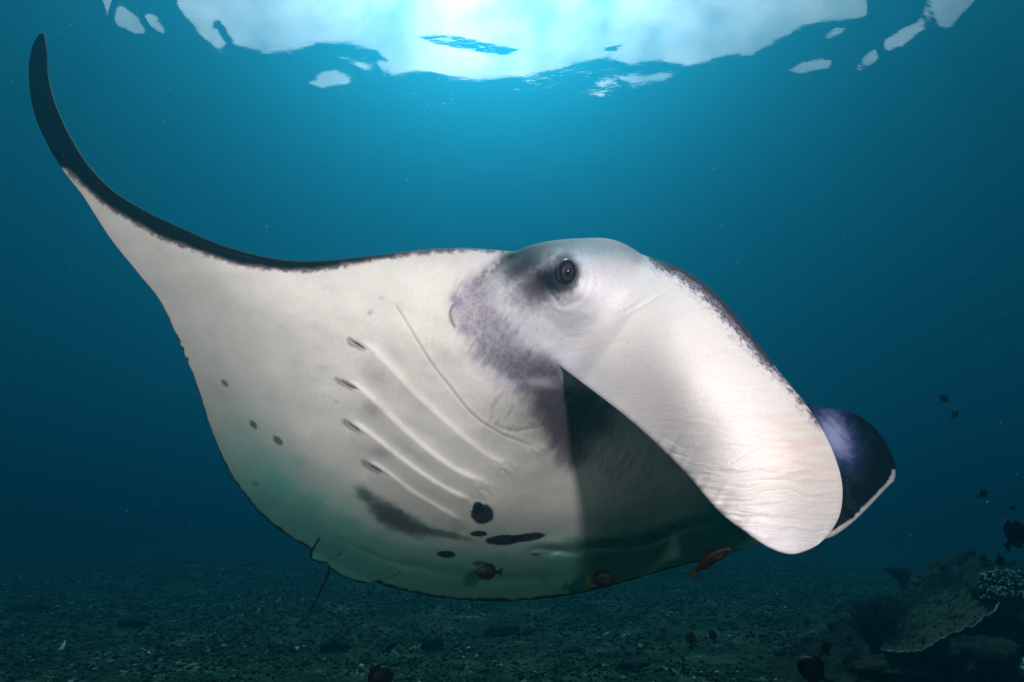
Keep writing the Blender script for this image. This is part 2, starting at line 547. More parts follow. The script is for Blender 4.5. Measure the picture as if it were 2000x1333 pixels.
DA = TPS([(88, 66, 2.12), (96, 150, 2.06), (60, 145, 2.12), (112, 210, 2.0), (90, 275, 2.04), (175, 325, 1.9), (165, 385, 1.97),
          (300, 420, 1.76), (270, 540, 1.98), (352, 680, 2.10), (412, 840, 2.2), (480, 970, 2.3), (605, 1076, 2.42), (720, 1138, 2.5),
          (870, 1170, 2.55), (1050, 1171, 2.56), (450, 485, 1.67), (600, 508, 1.60), (700, 502, 1.56), (800, 492, 1.53), (900, 486, 1.49),
          (600, 600, 1.60), (500, 700, 1.80), (700, 700, 1.58), (850, 650, 1.46), (850, 800, 1.56), (1000, 780, 1.47), (700, 850, 1.70),
          (600, 900, 1.92), (500, 850, 2.04), (430, 750, 2.02), (950, 900, 1.64), (950, 1000, 1.78), (800, 1000, 1.88), (700, 1050, 2.15),
          (870, 1083, 2.10), (1000, 1090, 2.12), (400, 600, 1.88), (800, 560, 1.48), (350, 500, 1.80), (470, 600, 1.72),
          (1000, 492, 1.44), (1065, 474, 1.40), (1130, 467, 1.37), (1200, 472, 1.36), (1105, 532, 1.225), (1150, 520, 1.235), (1040, 570, 1.30), (950, 560, 1.42),
          (1000, 640, 1.37), (930, 700, 1.45), (1080, 650, 1.31), (1080, 706, 1.36), (1160, 600, 1.23), (1200, 540, 1.24), (1160, 765, 1.50), (1120, 755, 1.455), (1290, 560, 1.34),
          (1250, 838, 1.75), (1360, 700, 1.62), (1300, 950, 2.05), (1400, 1000, 2.35), (1440, 1070, 2.75), (1590, 1005, 3.5), (1500, 950, 2.8),
          (1370, 1095, 2.72), (1210, 1140, 2.6), (1130, 900, 1.78), (1165, 1050, 2.10), (1100, 800, 1.52), (1060, 960, 1.80)])

GILLS = [[(768, 588), (800, 640), (840, 706), (880, 758), (925, 812), (975, 845), (1015, 862), (1058, 880)],
         [(688, 664), (715, 680), (760, 724), (805, 772), (860, 822), (918, 872), (962, 902), (1002, 915)],
         [(660, 742), (695, 760), (740, 800), (790, 848), (850, 898), (905, 932), (962, 950)],
         [(668, 822), (705, 842), (760, 885), (820, 930), (880, 966), (935, 990)],
         [(706, 902), (745, 922), (800, 964), (860, 1000), (912, 1030)]]
GAMP = [0.003, 0.018, 0.022, 0.022, 0.021]

def ellipse(x, y, cx, cy, a, b, rot=0.0):
    c, s = math.cos(math.radians(rot)), math.sin(math.radians(rot))
    u = (x - cx) * c + (y - cy) * s; v = -(x - cx) * s + (y - cy) * c
    return np.sqrt((u / a) ** 2 + (v / b) ** 2)

SLITS = [(694, 671, 20, 5, 30), (678, 751, 24, 5, 25), (686, 832, 22, 4.5, 34), (728, 913, 24, 5, 30)]
CREASE = [([(595, 1100)] , 0)]
def relief_A(x, y):
    """depth change (negative = towards the camera) of gills, folds and creases"""
    h = np.zeros(x.shape)
    for g, amp in zip(GILLS, GAMP):
        d, side, t = line_dist(x, y, g, 40)
        env = smooth(0.02, 0.12, t) * (1 - smooth(0.86, 1.0, t))
        env = env * ((t > 0.001) & (t < 0.999))
        far = smooth(0, 1, np.clip(1 - d / 70, 0, 1))
        up = (side < 0)
        prof = np.where(up, np.exp(-(d / 11.0) ** 2), np.exp(-(d / 46.0) ** 1.25))
        groove = 0.10 * np.exp(-((d * np.where(up, 1, -1) - 11) / 4.0) ** 2)
        h -= amp * env * (prof - groove)
    if GAMP[0]:
        d, side, t = line_dist(x, y, GILLS[0], 40)
        h += 0.0035 * np.exp(-(d / 3.0) ** 2) * smooth(0.0, 0.06, t) * (1 - smooth(0.93, 1.0, t))
    for (cx, cy, a, b, rot) in SLITS:
        h += 0.006 * np.exp(-(ellipse(x, y, cx + 6, cy + 3, a * 0.9, b * 0.5, rot)) ** 2)
    # folds where the far wing root creases under the belly
    for P, amp, w in (([(1050, 1085), (1110, 1072), (1180, 1070), (1260, 1060), (1330, 1035), (1400, 1018)], 0.034, 9),
                      ([(1030, 1078), (1060, 1072), (1100, 1078), (1150, 1085)], 0.020, 6),
                      ([(720, 1060), (800, 1100), (900, 1125), (1000, 1132), (1120, 1124)], 0.012, 9),
                      ([(655, 1050), (700, 1072), (760, 1096), (840, 1115)], 0.010, 6),
                      ([(765, 588), (790, 566), (808, 548)], 0.002, 2.5), ([(694, 664), (730, 630), (768, 600)], 0.0012, 3),
                      ([(958, 830), (1000, 842), (1040, 838), (1075, 828)], 0.003, 4),
                      ([(1010, 500), (985, 512), (962, 530), (945, 548)], 0.005, 5),
                      ([(881, 606), (880, 620), (886, 638)], 0.004, 3)):
        d, side, t = line_dist(x, y, P, 24)
        wv = d + 2.2 * fbm(x / 14, y / 14, 5, 2)
        h += amp * (np.exp(-(wv / w) ** 2) - 0.55 * np.where(side < 0, np.exp(-((d - 2 * w) / (1.6 * w)) ** 2), 0)) * np.sin(math.pi * np.clip(t, 0, 1)) ** 0.5
    # puckers at the inner ends of the gill slits
    for cx, cy, s in ((1050, 880, 16), (990, 915, 20), (945, 955, 22), (930, 990, 18)):
        r = np.hypot(x - cx, (y - cy) * 1.3)
        h -= 0.006 * np.exp(-(r / s) ** 2) * (1 + 0.7 * np.sin((x - y * 0.7) / 3.2 + 2 * fbm(x / 12, y / 12, 8, 2)))
    # muscle undulation and the long trough beside the trailing edge
    h += 0.010 * fbm(x / 150, y / 120, 77, 2) + 0.0035 * fbm(x / 46, y / 34, 78, 2)
    d, _, t = line_dist(x, y, [(352, 640), (392, 700), (430, 780), (480, 850), (550, 930), (650, 1000)], 30)
    h += 0.026 * np.exp(-(d / 42) ** 2) * np.sin(math.pi * np.clip(t, 0, 1)) ** 0.7
    # faint parallel ribs of the wing
    rib = (x * 0.80 + y * 0.60) / 5.2 + 2.0 * fbm(x / 90, y / 90, 80, 2)
    h += 0.00045 * np.sin(rib) * smooth(700, 520, x) * smooth(200, 330, x) * smooth(560, 650, y) * (1 - smooth(800, 900, y))
    dT, sT, tT = line_dist(x, y, [p[1] for p in LT])
    dT = np.where(sT < 0, dT, 0)
    h += 0.16 * np.clip(1 - dT / 95, 0, 1) ** 1.6 * smooth(0.30, 0.42, tT) * (1 - smooth(0.9, 1, tT))
    # eye: a socket ring with concentric folds
    r = ellipse(x, y, 1106, 533, 21, 30, -4)
    h += 0.010 * np.exp(-(r / 0.95) ** 4) - 0.008 * np.exp(-((r - 1.35) / 0.35) ** 2)
    h += 0.0016 * np.sin(r * 9.5 + 1.5 * fbm(x / 20, y / 20, 6, 2)) * np.exp(-((r - 1.9) / 0.8) ** 2)
    h += 0.008 * np.exp(-ellipse(x, y, 1074, 540, 20, 16, 20) ** 2)
    return h

CREAM = np.array([0.68, 0.64, 0.585]); BROWN = np.array([0.085, 0.055, 0.06]); BLACK = np.array([0.003, 0.0045, 0.004])
LILAC = np.array([0.30, 0.25, 0.36]); BLUEW = np.array([0.66, 0.66, 0.78]); SPOT = np.array([0.012, 0.013, 0.016])
GREY = np.array([0.30, 0.28, 0.28])

def mixc(c, tgt, w):
    w = np.clip(w, 0, 1)[..., None]
    return c * (1 - w) + tgt * w

BAND = [(60, 240), (128, 331), (165, 366), (200, 398), (250, 430), (300, 459), (350, 480), (400, 499), (450, 515), (500, 525), (560, 531), (620, 530),
        (680, 519), (740, 508), (800, 499), (860, 493), (920, 491), (975, 494)]

def pigment_A(x, y, v):
    n1 = fbm(x / 9, y / 9, 101, 4); n2 = fbm(x / 28, y / 28, 102, 3); n3 = fbm(x / 3.2, y / 3.2, 103, 2)
    c = np.broadcast_to(CREAM, x.shape + (3,)).copy()
    c = mixc(c, BLUEW, 0.55 * smooth(880, 1010, x) * (1 - smooth(720, 800, y)))
    c = mixc(c, np.array([0.62, 0.60, 0.56]), 0.35 * smooth(0.0, 0.8, n2) )
    # dusky trailing margin, with the teal of fading strobe light painted in
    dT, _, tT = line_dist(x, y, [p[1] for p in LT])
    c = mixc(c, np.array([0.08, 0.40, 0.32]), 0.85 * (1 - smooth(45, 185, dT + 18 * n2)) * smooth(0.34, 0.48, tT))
    # smudges
    sm = [(735, 738, 34, 22, 30, .45), (728, 802, 26, 24, 20, .55), (744, 884, 26, 15, 20, .55), (800, 880, 60, 14, 35, .25), (808, 772, 50, 16, 45, .16), (770, 690, 46, 18, 45, .14),
          (722, 611, 7, 5, -50, .6), (745, 582, 6, 4, -20, .4), (657, 785, 7, 4, 30, .4), (620, 680, 14, 6, 10, .2), (632, 718, 10, 5, 10, .2), (575, 705, 14, 7, 10, .12),
          (870, 700, 30, 12, 20, .12), (535, 780, 20, 10, 40, .12), (694, 1018, 12, 9, 30, .4), (810, 1025, 20, 6, 15, .5)]
    for cx, cy, a, b, rot, w in sm:
        c = mixc(c, GREY * np.array([0.8, 0.75, 0.85]), w * np.exp(-(ellipse(x, y, cx, cy, a, b, rot) * (1 + 0.35 * n1)) ** 2 * 1.3))
    # gill slit mouths
    for k, (cx, cy, a, b, rot) in enumerate(SLITS):
        e = ellipse(x, y, cx - 2, cy, a * 1.1, b * 1.5, rot) * (1 + 0.4 * n1)
        c = mixc(c, np.array([0.27, 0.24, 0.25]), 0.85 * (1 - smooth(0.6, 1.25, e)))
        e = ellipse(x, y, cx + 7, cy + 3, a * 0.8, b * 0.42, rot)
        c = mixc(c, np.array([0.06, 0.04, 0.045]), 0.9 * (1 - smooth(0.6, 1.15, e)))
    for k, g in enumerate(GILLS):
        d, side, t = line_dist(x, y, g, 40)
        ww = (0.55 if k == 0 else 0.28) * smooth(0.0, .05, t) * (1 - smooth(0.85, 1, t))
        c = mixc(c, np.array([0.30, 0.25, 0.26]), ww * np.exp(-((d + (0 if k == 0 else 2 * side)) / 2.2) ** 2))
    # purple throat patch and its streaks
    st = fbm((x * 0.85 + y * 0.5) / 6, (y * 0.85 - x * 0.5) / 38, 120, 3)
    d, side, t = line_dist(x, y, [(925, 590), (950, 645), (990, 690), (1040, 728), (1085, 770), (1098, 830)], 24)
    wv = np.exp(-((d + 10 * n2 + 12 * st) / 48.0) ** 4)
    c = mixc(c, LILAC * 0.6, 0.9 * wv * (0.78 + 0.22 * n3 + 0.25 * n1))
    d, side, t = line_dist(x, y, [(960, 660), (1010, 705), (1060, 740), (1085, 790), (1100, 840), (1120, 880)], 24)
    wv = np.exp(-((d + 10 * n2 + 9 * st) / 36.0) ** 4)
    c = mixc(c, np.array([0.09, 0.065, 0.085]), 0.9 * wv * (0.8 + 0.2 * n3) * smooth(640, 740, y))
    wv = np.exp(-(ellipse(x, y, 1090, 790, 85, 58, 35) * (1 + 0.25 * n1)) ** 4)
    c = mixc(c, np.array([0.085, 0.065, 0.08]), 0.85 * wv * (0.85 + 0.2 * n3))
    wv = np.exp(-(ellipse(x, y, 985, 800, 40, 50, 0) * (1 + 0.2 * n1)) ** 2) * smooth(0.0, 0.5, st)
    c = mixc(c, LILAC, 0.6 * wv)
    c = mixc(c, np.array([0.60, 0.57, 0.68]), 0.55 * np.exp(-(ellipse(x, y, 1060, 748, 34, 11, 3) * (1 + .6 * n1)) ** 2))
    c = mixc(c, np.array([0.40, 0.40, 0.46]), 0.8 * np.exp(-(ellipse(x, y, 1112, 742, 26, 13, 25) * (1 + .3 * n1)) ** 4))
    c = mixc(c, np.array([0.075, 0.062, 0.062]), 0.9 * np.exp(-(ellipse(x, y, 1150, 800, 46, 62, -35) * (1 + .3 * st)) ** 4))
    c = mixc(c, np.array([0.20, 0.18, 0.18]), 0.45 * smooth(-0.1, 0.5, st) * np.exp(-(ellipse(x, y, 1200, 880, 120, 60, 40)) ** 4))
    # neck marks
    e = ellipse(x, y, 892, 588, 16, 14, 40)
    c = mixc(c, LILAC * 0.8, 0.75 * (1 - smooth(0.5, 1.3, e)) * smooth(-0.25, 0.2, n1))
    d, side, t = line_dist(x, y, [(885, 596), (879, 612), (882, 628), (888, 638)], 12)
    c = mixc(c, LILAC * 0.35, 0.8 * np.exp(-(d / 2.6) ** 2))
    d, side, t = line_dist(x, y, [(1012, 492), (985, 508), (955, 530), (935, 548)], 16)
    c = mixc(c, BROWN * 1.2, 0.9 * np.exp(-((d + 6 * n1) / 15) ** 2) * (0.45 + 0.55 * smooth(-0.3, 0.3, n1)))
    # head: dark green-black crown, eye patch
    d, side, t = line_dist(x, y, [(985, 505), (1030, 488), (1075, 478), (1140, 473), (1215, 480), (1250, 500)], 20)
    top = np.exp(-((np.maximum(d + 4 * n1, 0)) / 21.0) ** 2) * (1 - 0.45 * smooth(1100, 1200, x))
    c = mixc(c, np.array([0.009, 0.015, 0.016]), 0.98 * top * smooth(960, 1000, x))
    e = ellipse(x, y, 1026, 515, 66, 26, -32) * (1 + 0.15 * n1)
    c = mixc(c, np.array([0.012, 0.018, 0.020]), 0.95 * np.exp(-e ** 3))
    e = ellipse(x, y, 1160, 484, 90, 22, 6) * (1 + 0.15 * n1)
    c = mixc(c, np.array([0.25, 0.33, 0.40]), 0.65 * np.exp(-e ** 2))
    e = ellipse(x, y, 1056, 556, 60, 40, -22) * (1 + 0.22 * n1 + 0.08 * n3)
    c = mixc(c, np.array([0.035, 0.022, 0.030]), 0.95 * np.exp(-e ** 3))
    e = ellipse(x, y, 1080, 550, 42, 22, 25) * (1 + 0.15 * n1)
    c = mixc(c, np.array([0.010, 0.008, 0.010]), 0.97 * np.exp(-e ** 4))
    e = ellipse(x, y, 1104, 530, 30, 40, -8) * (1 + 0.1 * n1)
    c = mixc(c, np.array([0.035, 0.025, 0.034]), 0.93 * np.exp(-e ** 6))
    # belly spots
    def spot(cx, cy, a, b, rot, col=SPOT, soft=0.12, w=0.97):
        nonlocal c
        e = ellipse(x, y, cx, cy, a, b, rot) * (1 + 0.10 * n1 + 0.06 * n3)
        c = mixc(c, col, w * (1 - smooth(1 - soft, 1 + soft, e)))
    spot(942, 1004, 22, 20, 0); spot(934, 992, 11, 12, 0)
    spot(984, 1055, 36, 10, -3); spot(1030, 1050, 36, 8, -8); spot(935, 1043, 17, 6, 0); spot(872, 1083, 18, 7, 4)
    spot(938, 1101, 16, 5, 0, SPOT * 2, .3, .8)
    spot(495, 830, 10, 5, 50, GREY * 0.25, .3, .85); spot(543, 861, 12, 6.5, 45, GREY * 0.25, .3, .85); spot(439, 749, 9, 4.5, 50, GREY * 0.3, .3, .8); spot(499, 945, 7, 4, 10, GREY * .4, .3, .6)
    spot(1045, 1083, 9, 3, 0, SPOT * 3, .3, .7)
    for cx, cy, a, b, rot in ((715, 968, 28, 14, 42), (752, 1000, 42, 22, 36), (800, 1026, 50, 19, 22), (770, 1012, 50, 20, 30), (860, 1042, 60, 8, 12)):
        e = ellipse(x, y, cx, cy, a, b, rot) * (1 + 0.25 * n1)
        c = mixc(c, np.array([0.075, 0.085, 0.085]), 0.80 * np.exp(-e ** 4))
    # pink and grey freckles
    fr = vnoise(x / 2.6, y / 2.6, 140)
    c = mixc(c, np.array([0.16, 0.12, 0.18]), 0.8 * smooth(0.965, 0.985, fr) * smooth(900, 1050, x) * (1 - smooth(700, 760, y)))
    # fine speckle, scuffs and scratches
    c = c * (1 + 0.045 * n3 * (1 - smooth(0, .05, 0 * x)) + 0.05 * fbm(x / 60, y / 40, 160, 4))[..., None]
    sr = np.random.default_rng(77)
    for k in range(20):
        hx = sr.random(5)
        sx, sy = 380 + 700 * hx[0], 560 + 480 * hx[1]; an = hx[2] * 3.14; ln = 10 + 34 * hx[3] ** 2
        d, s_, t = line_dist(x, y, [(sx, sy), (sx + ln * .5 * math.cos(an) + 3, sy + ln * .5 * math.sin(an)), (sx + ln * math.cos(an), sy + ln * math.sin(an))])
        c = mixc(c, GREY if hx[4] > .4 else CREAM * 1.15, 0.22 * np.exp(-(d / 1.2) ** 2))
    fr = vnoise(x / 3.4, y / 3.4, 141)
    c = mixc(c, GREY * 0.7, 0.45 * smooth(0.975, 0.99, fr))
    # dark leading edge of the wing with its frayed margin
    d, side, t = line_dist(x, y, BAND, 60)
    s = d * side                          # negative above the band line
    fray = 5.0 * n1 + 2.5 * n3
    s = np.where(x > 985, 50, s)
    inb = (s + fray)
    c = mixc(c, BROWN * 1.4, smooth(5, -4, inb) * 0.92)
    c = mixc(c, BLACK, smooth(0, -10, s + 3 * n2 + 1.5 * n1) * smooth(1010, 940, x + 0))
    c = mixc(c, BLACK, 1 - smooth(318, 338, y + 4 * n1 + (x - 120) * -0.35) if True else 0) if False else c
    tipm = (y < 330) & (x < 200)
    c = mixc(c, BLACK, np.where(tipm, 1 - smooth(322, 336, y + 3 * n1 - (x - 125) * 0.2), 0))
    # dark thin margin of the trailing edge
    edge = smooth(0.9915, 0.997, v + 0.02 * np.exp(-(((y - 672) / 42.0) ** 2)) * (x < 420) * np.maximum(n1 + 0.2, 0) + 0.004 * n1 + 0.006 * np.maximum(fbm(x / 22, y / 22, 150, 2), 0))
    c = mixc(c, BLACK * 2, edge * 0.95)
    return np.clip(c, 0, 1)

class SkinMesh:
    def __init__(s): s.V = []; s.F = []; s.C = []; s.U = []; s.n = 0
    def add(s, V, Fc, C, U):
        V = V.reshape(-1, 3); s.V.append(V); s.F.append(Fc + s.n); s.C.append(C.reshape(-1, 3)); s.U.append(U.reshape(-1, 2)); s.n += len(V)

def lobe(sm, pairs, depth, nu, nv, relief, pigment, thick, nb=26, dors=BLACK, lead=0.05, round_u=None, vexp=1.0, uvrot=None):
    """a closed lobe: shaped visible face + thick far face sharing its rim"""
    A = catmull([p[0] for p in pairs], nu); B = catmull([p[1] for p in pairs], nu)
    v = np.linspace(0, 1, nv)
    v = 0.5 - 0.5 * np.cos(math.pi * v) * 0.35 - 0.5 * (1 - 2 * v) * 0.65   # finer at the rims
    X = A[:, None, 0] * (1 - v) + B[:, None, 0] * v
    Y = A[:, None, 1] * (1 - v) + B[:, None, 1] * v
    Vv = np.broadcast_to(v, X.shape)
    Uu = np.broadcast_to(np.linspace(0, 1, nu)[:, None], X.shape)
    D = depth(X, Y)
    D = D + relief(X, Y)
    T = thick(X, Y, Uu, Vv)
    # round the leading rim: the face turns away over its last bit
    w = np.hypot(*(A - B).T)[:, None] * 1.0
    dl = Vv * w; dt = (1 - Vv) * w
    def rnd(d, wid): 
        q = np.clip(1 - d / wid, 0, 1)
        return 1 - np.sqrt(np.maximum(1 - q * q, 0))
    Tm = T.max(axis=1, keepdims=True)
    D = D + np.minimum(Tm, lead) * 0.6 * rnd(dl, np.minimum(60, 0.45 * w + 1)) + 0.006 * rnd(dt, np.minimum(10, 0.4 * w + 1))
    C = pigment(X, Y, Vv)
    front = px(X, Y, D)
    uv = np.stack([X, Y], -1) if uvrot is None else np.stack([X * math.cos(uvrot) + Y * math.sin(uvrot), -X * math.sin(uvrot) + Y * math.cos(uvrot)], -1)
    base = sm.n
    sm.add(front, grid_faces(nu, nv), C, uv)
    # far face
    vb = np.linspace(0, 1, nb)
    vb = 0.5 - 0.5 * np.cos(math.pi * vb)
    idx = np.interp(vb, v, np.arange(nv))
    i0 = np.floor(idx).astype(int).clip(0, nv - 2); f = idx - i0
    Xb = X[:, i0] * (1 - f) + X[:, i0 + 1] * f; Yb = Y[:, i0] * (1 - f) + Y[:, i0 + 1] * f
    Db = D[:, i0] * (1 - f) + D[:, i0 + 1] * f; Tb = T[:, i0] * (1 - f) + T[:, i0 + 1] * f
    env = np.sqrt(np.clip(4 * vb * (1 - vb), 0, 1)) if round_u is None else np.ones(nb)
    env = np.clip(np.sin(math.pi * np.clip(vb, 0, 1)) ** 0.6, 0, 1)
    ue = np.sqrt(np.clip(np.sin(math.pi * np.clip(Uu[:, :1], 0, 1)), 0, 1))
    Db2 = Db + Tb * env * ue
    # pixels shrink a little so that the far face never shows past the rim
    cx = (Xb.mean(1, keepdims=True)); cy = Yb.mean(1, keepdims=True)
    k = 1 - 0.012 * env
    back = px(cx + (Xb - cx) * k, cy + (Yb - cy) * k, Db2)
    Cb = np.broadcast_to(dors, Xb.shape + (3,))
    b2 = sm.n
    sm.add(back, grid_faces(nu, nb, flip=True), np.array(Cb), np.stack([Xb, Yb], -1))
    return dict(X=X, Y=Y, D=D)

def thick_A(X, Y, u, v):
    core = np.exp(-(((X - 900) / 330) ** 2 + ((Y - 760) / 330) ** 2)) * 0.36
    head = np.exp(-(((X - 1120) / 130) ** 2 + ((Y - 600) / 160) ** 2)) * 0.25
    wing = 0.055 * (1 - v) + 0.012
    return wing + core + head

# fin rolled down from the head, nearest the camera
UB = [((1175, 505), (1040, 672)), ((1212, 492), (1072, 700)), ((1252, 497), (1112, 729)), ((1298, 513), (1158, 764)), ((1345, 533), (1205, 800)),
      ((1395, 570), (1250, 838)), ((1440, 620), (1296, 881)), ((1485, 678), (1338, 924)), ((1530, 736), (1372, 964)), ((1570, 784), (1408, 1004)),
      ((1605, 838), (1447, 1034)), ((1630, 890), (1487, 1062)), ((1645, 948), (1520, 1078)), ((1641, 1003), (1550, 1083)), ((1620, 1043), (1580, 1074)),
      ((1601, 1061), (1597, 1065))]
_r = []
for (x, y) in [(1120, 520), (1175, 505), (1090, 600), (1110, 560), (1060, 640), (1040, 672), (1072, 690), (1140, 560), (1120, 620), (1100, 660), (1190, 500), (1215, 495), (1165, 540)]:
    _r.append((x, y, float(DA(x, y)) + 0.0015))
DB = TPS(_r + [(1252, 497, 1.30), (1298, 513, 1.26), (1345, 533, 1.23), (1250, 560, 1.22), (1200, 620, 1.205), (1150, 700, 1.26), (1112, 729, 1.315), (1158, 764, 1.27), (1205, 800, 1.20),
               (1250, 838, 1.14), (1296, 881, 1.08), (1250, 700, 1.14), (1320, 620, 1.12), (1395, 570, 1.18), (1350, 750, 1.025), (1440, 620, 1.14), (1450, 800, 0.975),
               (1485, 678, 1.10), (1530, 736, 1.06), (1500, 950, 0.925), (1555, 1080, 0.93), (1640, 950, 1.02), (1605, 838, 1.04), (1408, 1004, 0.95), (1338, 924, 1.02),
               (1560, 900, 0.95), (1470, 1048, 0.92), (1600, 1055, 0.98), (1400, 900, 0.96)])

def root_dist(x, y):
    # signed distance right of the line where the fin leaves the head
    ax, ay, bx, by = 1238, 486, 1080, 708
    L = math.hypot(bx - ax, by - ay)
    s_ = ((bx - ax) * (y - ay) - (by - ay) * (x - ax)) / L
    return -s_ + 0 * x

def depth_B(x, y):
    s_ = root_dist(x, y)
    w = smooth(-10, 75, s_)
    da = DA(x, y) + relief_A(x, y)
    db = DB(x, y) + relief_B(x, y) * smooth(0, 60, s_)
    off = np.where(s_ < 0, 0.004 * smooth(0, -25, s_), -0.0006)
    k = 0.05
    hh_ = np.clip(0.5 + 0.5 * (da - db) / k, 0, 1)
    sm_ = da * (1 - hh_) + db * hh_ - k * hh_ * (1 - hh_)
    return da * (1 - w) + sm_ * w + off

def relief_B(x, y):
    h = 0.002 * fbm(x / 120, y / 110, 201, 2)
    # skin folds that fan out over the outer half of the fin
    a = np.arctan2(y - 640, x - 1130 + 1e-6)
    r = np.hypot(x - 1130, y - 640)
    q = (y * 0.93 + x * 0.10) / 11.0 + 1.5 * fbm(x / 80, y / 40, 203, 3) + a * 9
    m = smooth(180, 420, r)
    fold = fbm(x / 95 + 0.4 * fbm(x / 60, y / 30, 9, 2), q * 0.75, 204, 3)
    h += 0.0019 * fold * m
    h += 0.0012 * fbm(x / 60, q * 1.7, 205, 2) * m
    # ruffled lower margin
    d, _, t = line_dist(x, y, [p[1] for p in UB])
    h += 0.006 * np.exp(-d / 26) * fbm(x / 26 + y / 40, x / 60, 206, 2) * smooth(0.15, 0.35, t)
    # crease from head to fin
    for P, amp, w in (([(1120, 665), (1180, 640), (1250, 600), (1310, 565)], 0.0022, 3.5), ([(1130, 640), (1200, 612), (1262, 575)], 0.0016, 3), ([(1110, 690), (1200, 672), (1300, 652)], 0.0018, 4),
                      ([(1425, 905), (1455, 887), (1490, 868)], 0.0012, 2)):
        d, s, t = line_dist(x, y, P, 16)
        h += amp * np.exp(-((d + 1.2 * fbm(x / 9, y / 9, 4, 2)) / w) ** 2)
    return h

def pigment_B(x, y, v):
    n1 = fbm(x / 9, y / 9, 301, 4); n2 = fbm(x / 28, y / 28, 302, 3); n3 = fbm(x / 3.2, y / 3.2, 303, 2)
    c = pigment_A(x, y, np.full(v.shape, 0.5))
    wht = np.broadcast_to(np.array([0.80, 0.765, 0.735]), c.shape)
    sd_ = root_dist(x, y)
    ww = smooth(-10, 70, sd_ + 6 * n2) * smooth(8, 60, sd_ + 0.30 * (y - 480)) 
    ww = np.maximum(ww, smooth(20, 60, sd_))
    c = c * (1 - ww[..., None]) + wht * ww[..., None]
    c = mixc(c, np.array([0.62, 0.64, 0.76]), 0.5 * smooth(1230, 1080, x) * smooth(660, 720, y))
    c = mixc(c, np.array([0.30, 0.37, 0.44]), 0.55 * (1 - smooth(2, 26, line_dist(x, y, [(1160, 468), (1215, 478), (1252, 497), (1300, 520)])[0] + 5 * n1)))
    e = ellipse(x, y, 1106, 529, 30, 38, -8)
    # pink flush
    e = ellipse(x, y, 1555, 865, 85, 60, 62)
    c = mixc(c, np.array([0.74, 0.56, 0.49]), 0.75 * np.exp(-e ** 2) * (0.6 + 0.9 * fbm(x / 40, y / 7, 311, 3)))
    e = ellipse(x, y, 1600, 960, 60, 75, 20)
    c = mixc(c, np.array([0.72, 0.58, 0.50]), 0.55 * np.exp(-e ** 2) * smooth(-0.1, 0.5, fbm(x / 60, y / 7, 312, 3)))
    c = mixc(c, np.array([0.70, 0.70, 0.76]), 0.45 * smooth(950, 1080, y))
    # dark frayed upper margin
    M = [(1262, 499), (1300, 517), (1345, 533), (1398, 572), (1440, 618), (1485, 678), (1530, 736), (1572, 785), (1600, 828)]
    d, s, t = line_dist(x, y, M, 40)
    wdt = 24 * np.sin(math.pi * np.clip(t * 1.35, 0, 1)) ** 0.7 * (t < 0.74) + 7 * smooth(0.55, 0.75, t) * (1 - smooth(.97, 1, t))
    st = fbm((x + y) / 10, (x - y) / 5, 320, 3)
    c = mixc(c, np.array([0.030, 0.026, 0.036]), 0.97 * smooth(5, -4, d - wdt + 9 * st + 5 * n3) * (0.9 + .2 * n1))
    c = mixc(c, np.array([0.35, 0.33, 0.48]), 0.5 * smooth(9, -5, d - wdt - 12 + 11 * st) * smooth(0.0, 0.3, n3 + n1))
    c = mixc(c, np.array([0.03, 0.035, 0.04]), 0.95 * smooth(3, -3, d - wdt * 0.45 + 3 * n1) * (t < 0.7))
    # freckles
    fr = vnoise(x / 2.4, y / 2.4, 340)
    c = mixc(c, np.array([0.18, 0.13, 0.2]), 0.7 * smooth(0.975, 0.99, fr) * (1 - smooth(1250, 1400, x)))
    return np.clip(c, 0, 1)

def thick_B(X, Y, u, v): return 0.014 + 0.02 * (1 - u)

# the other fin, behind
UC = [((1300, 600), (1290, 760)), ((1400, 690), (1345, 890)), ((1480, 745), (1395, 975)), ((1550, 780), (1462, 1036)), ((1600, 795), (1532, 1066)), ((1655, 803), (1590, 1053)),
      ((1700, 828), (1622, 1050)), ((1728, 862), (1660, 1025)), ((1746, 900), (1695, 992)), ((1749, 926), (1735, 950)), ((1746, 938), (1744, 942))]
DC = TPS([(1300, 600, 1.5), (1290, 760, 1.66), (1400, 750, 1.6), (1500, 780, 1.58), (1480, 990, 1.62), (1600, 795, 1.56), (1620, 900, 1.47), (1655, 803, 1.58), (1700, 828, 1.6),
          (1746, 900, 1.58), (1749, 930, 1.54), (1700, 900, 1.50), (1695, 992, 1.46), (1622, 1050, 1.44), (1590, 1053, 1.46)])
def relief_C(x, y): return 0.008 * fbm(x / 40, y / 60, 401, 2) + 0.002 * fbm(x / 9, y / 16, 402, 2)
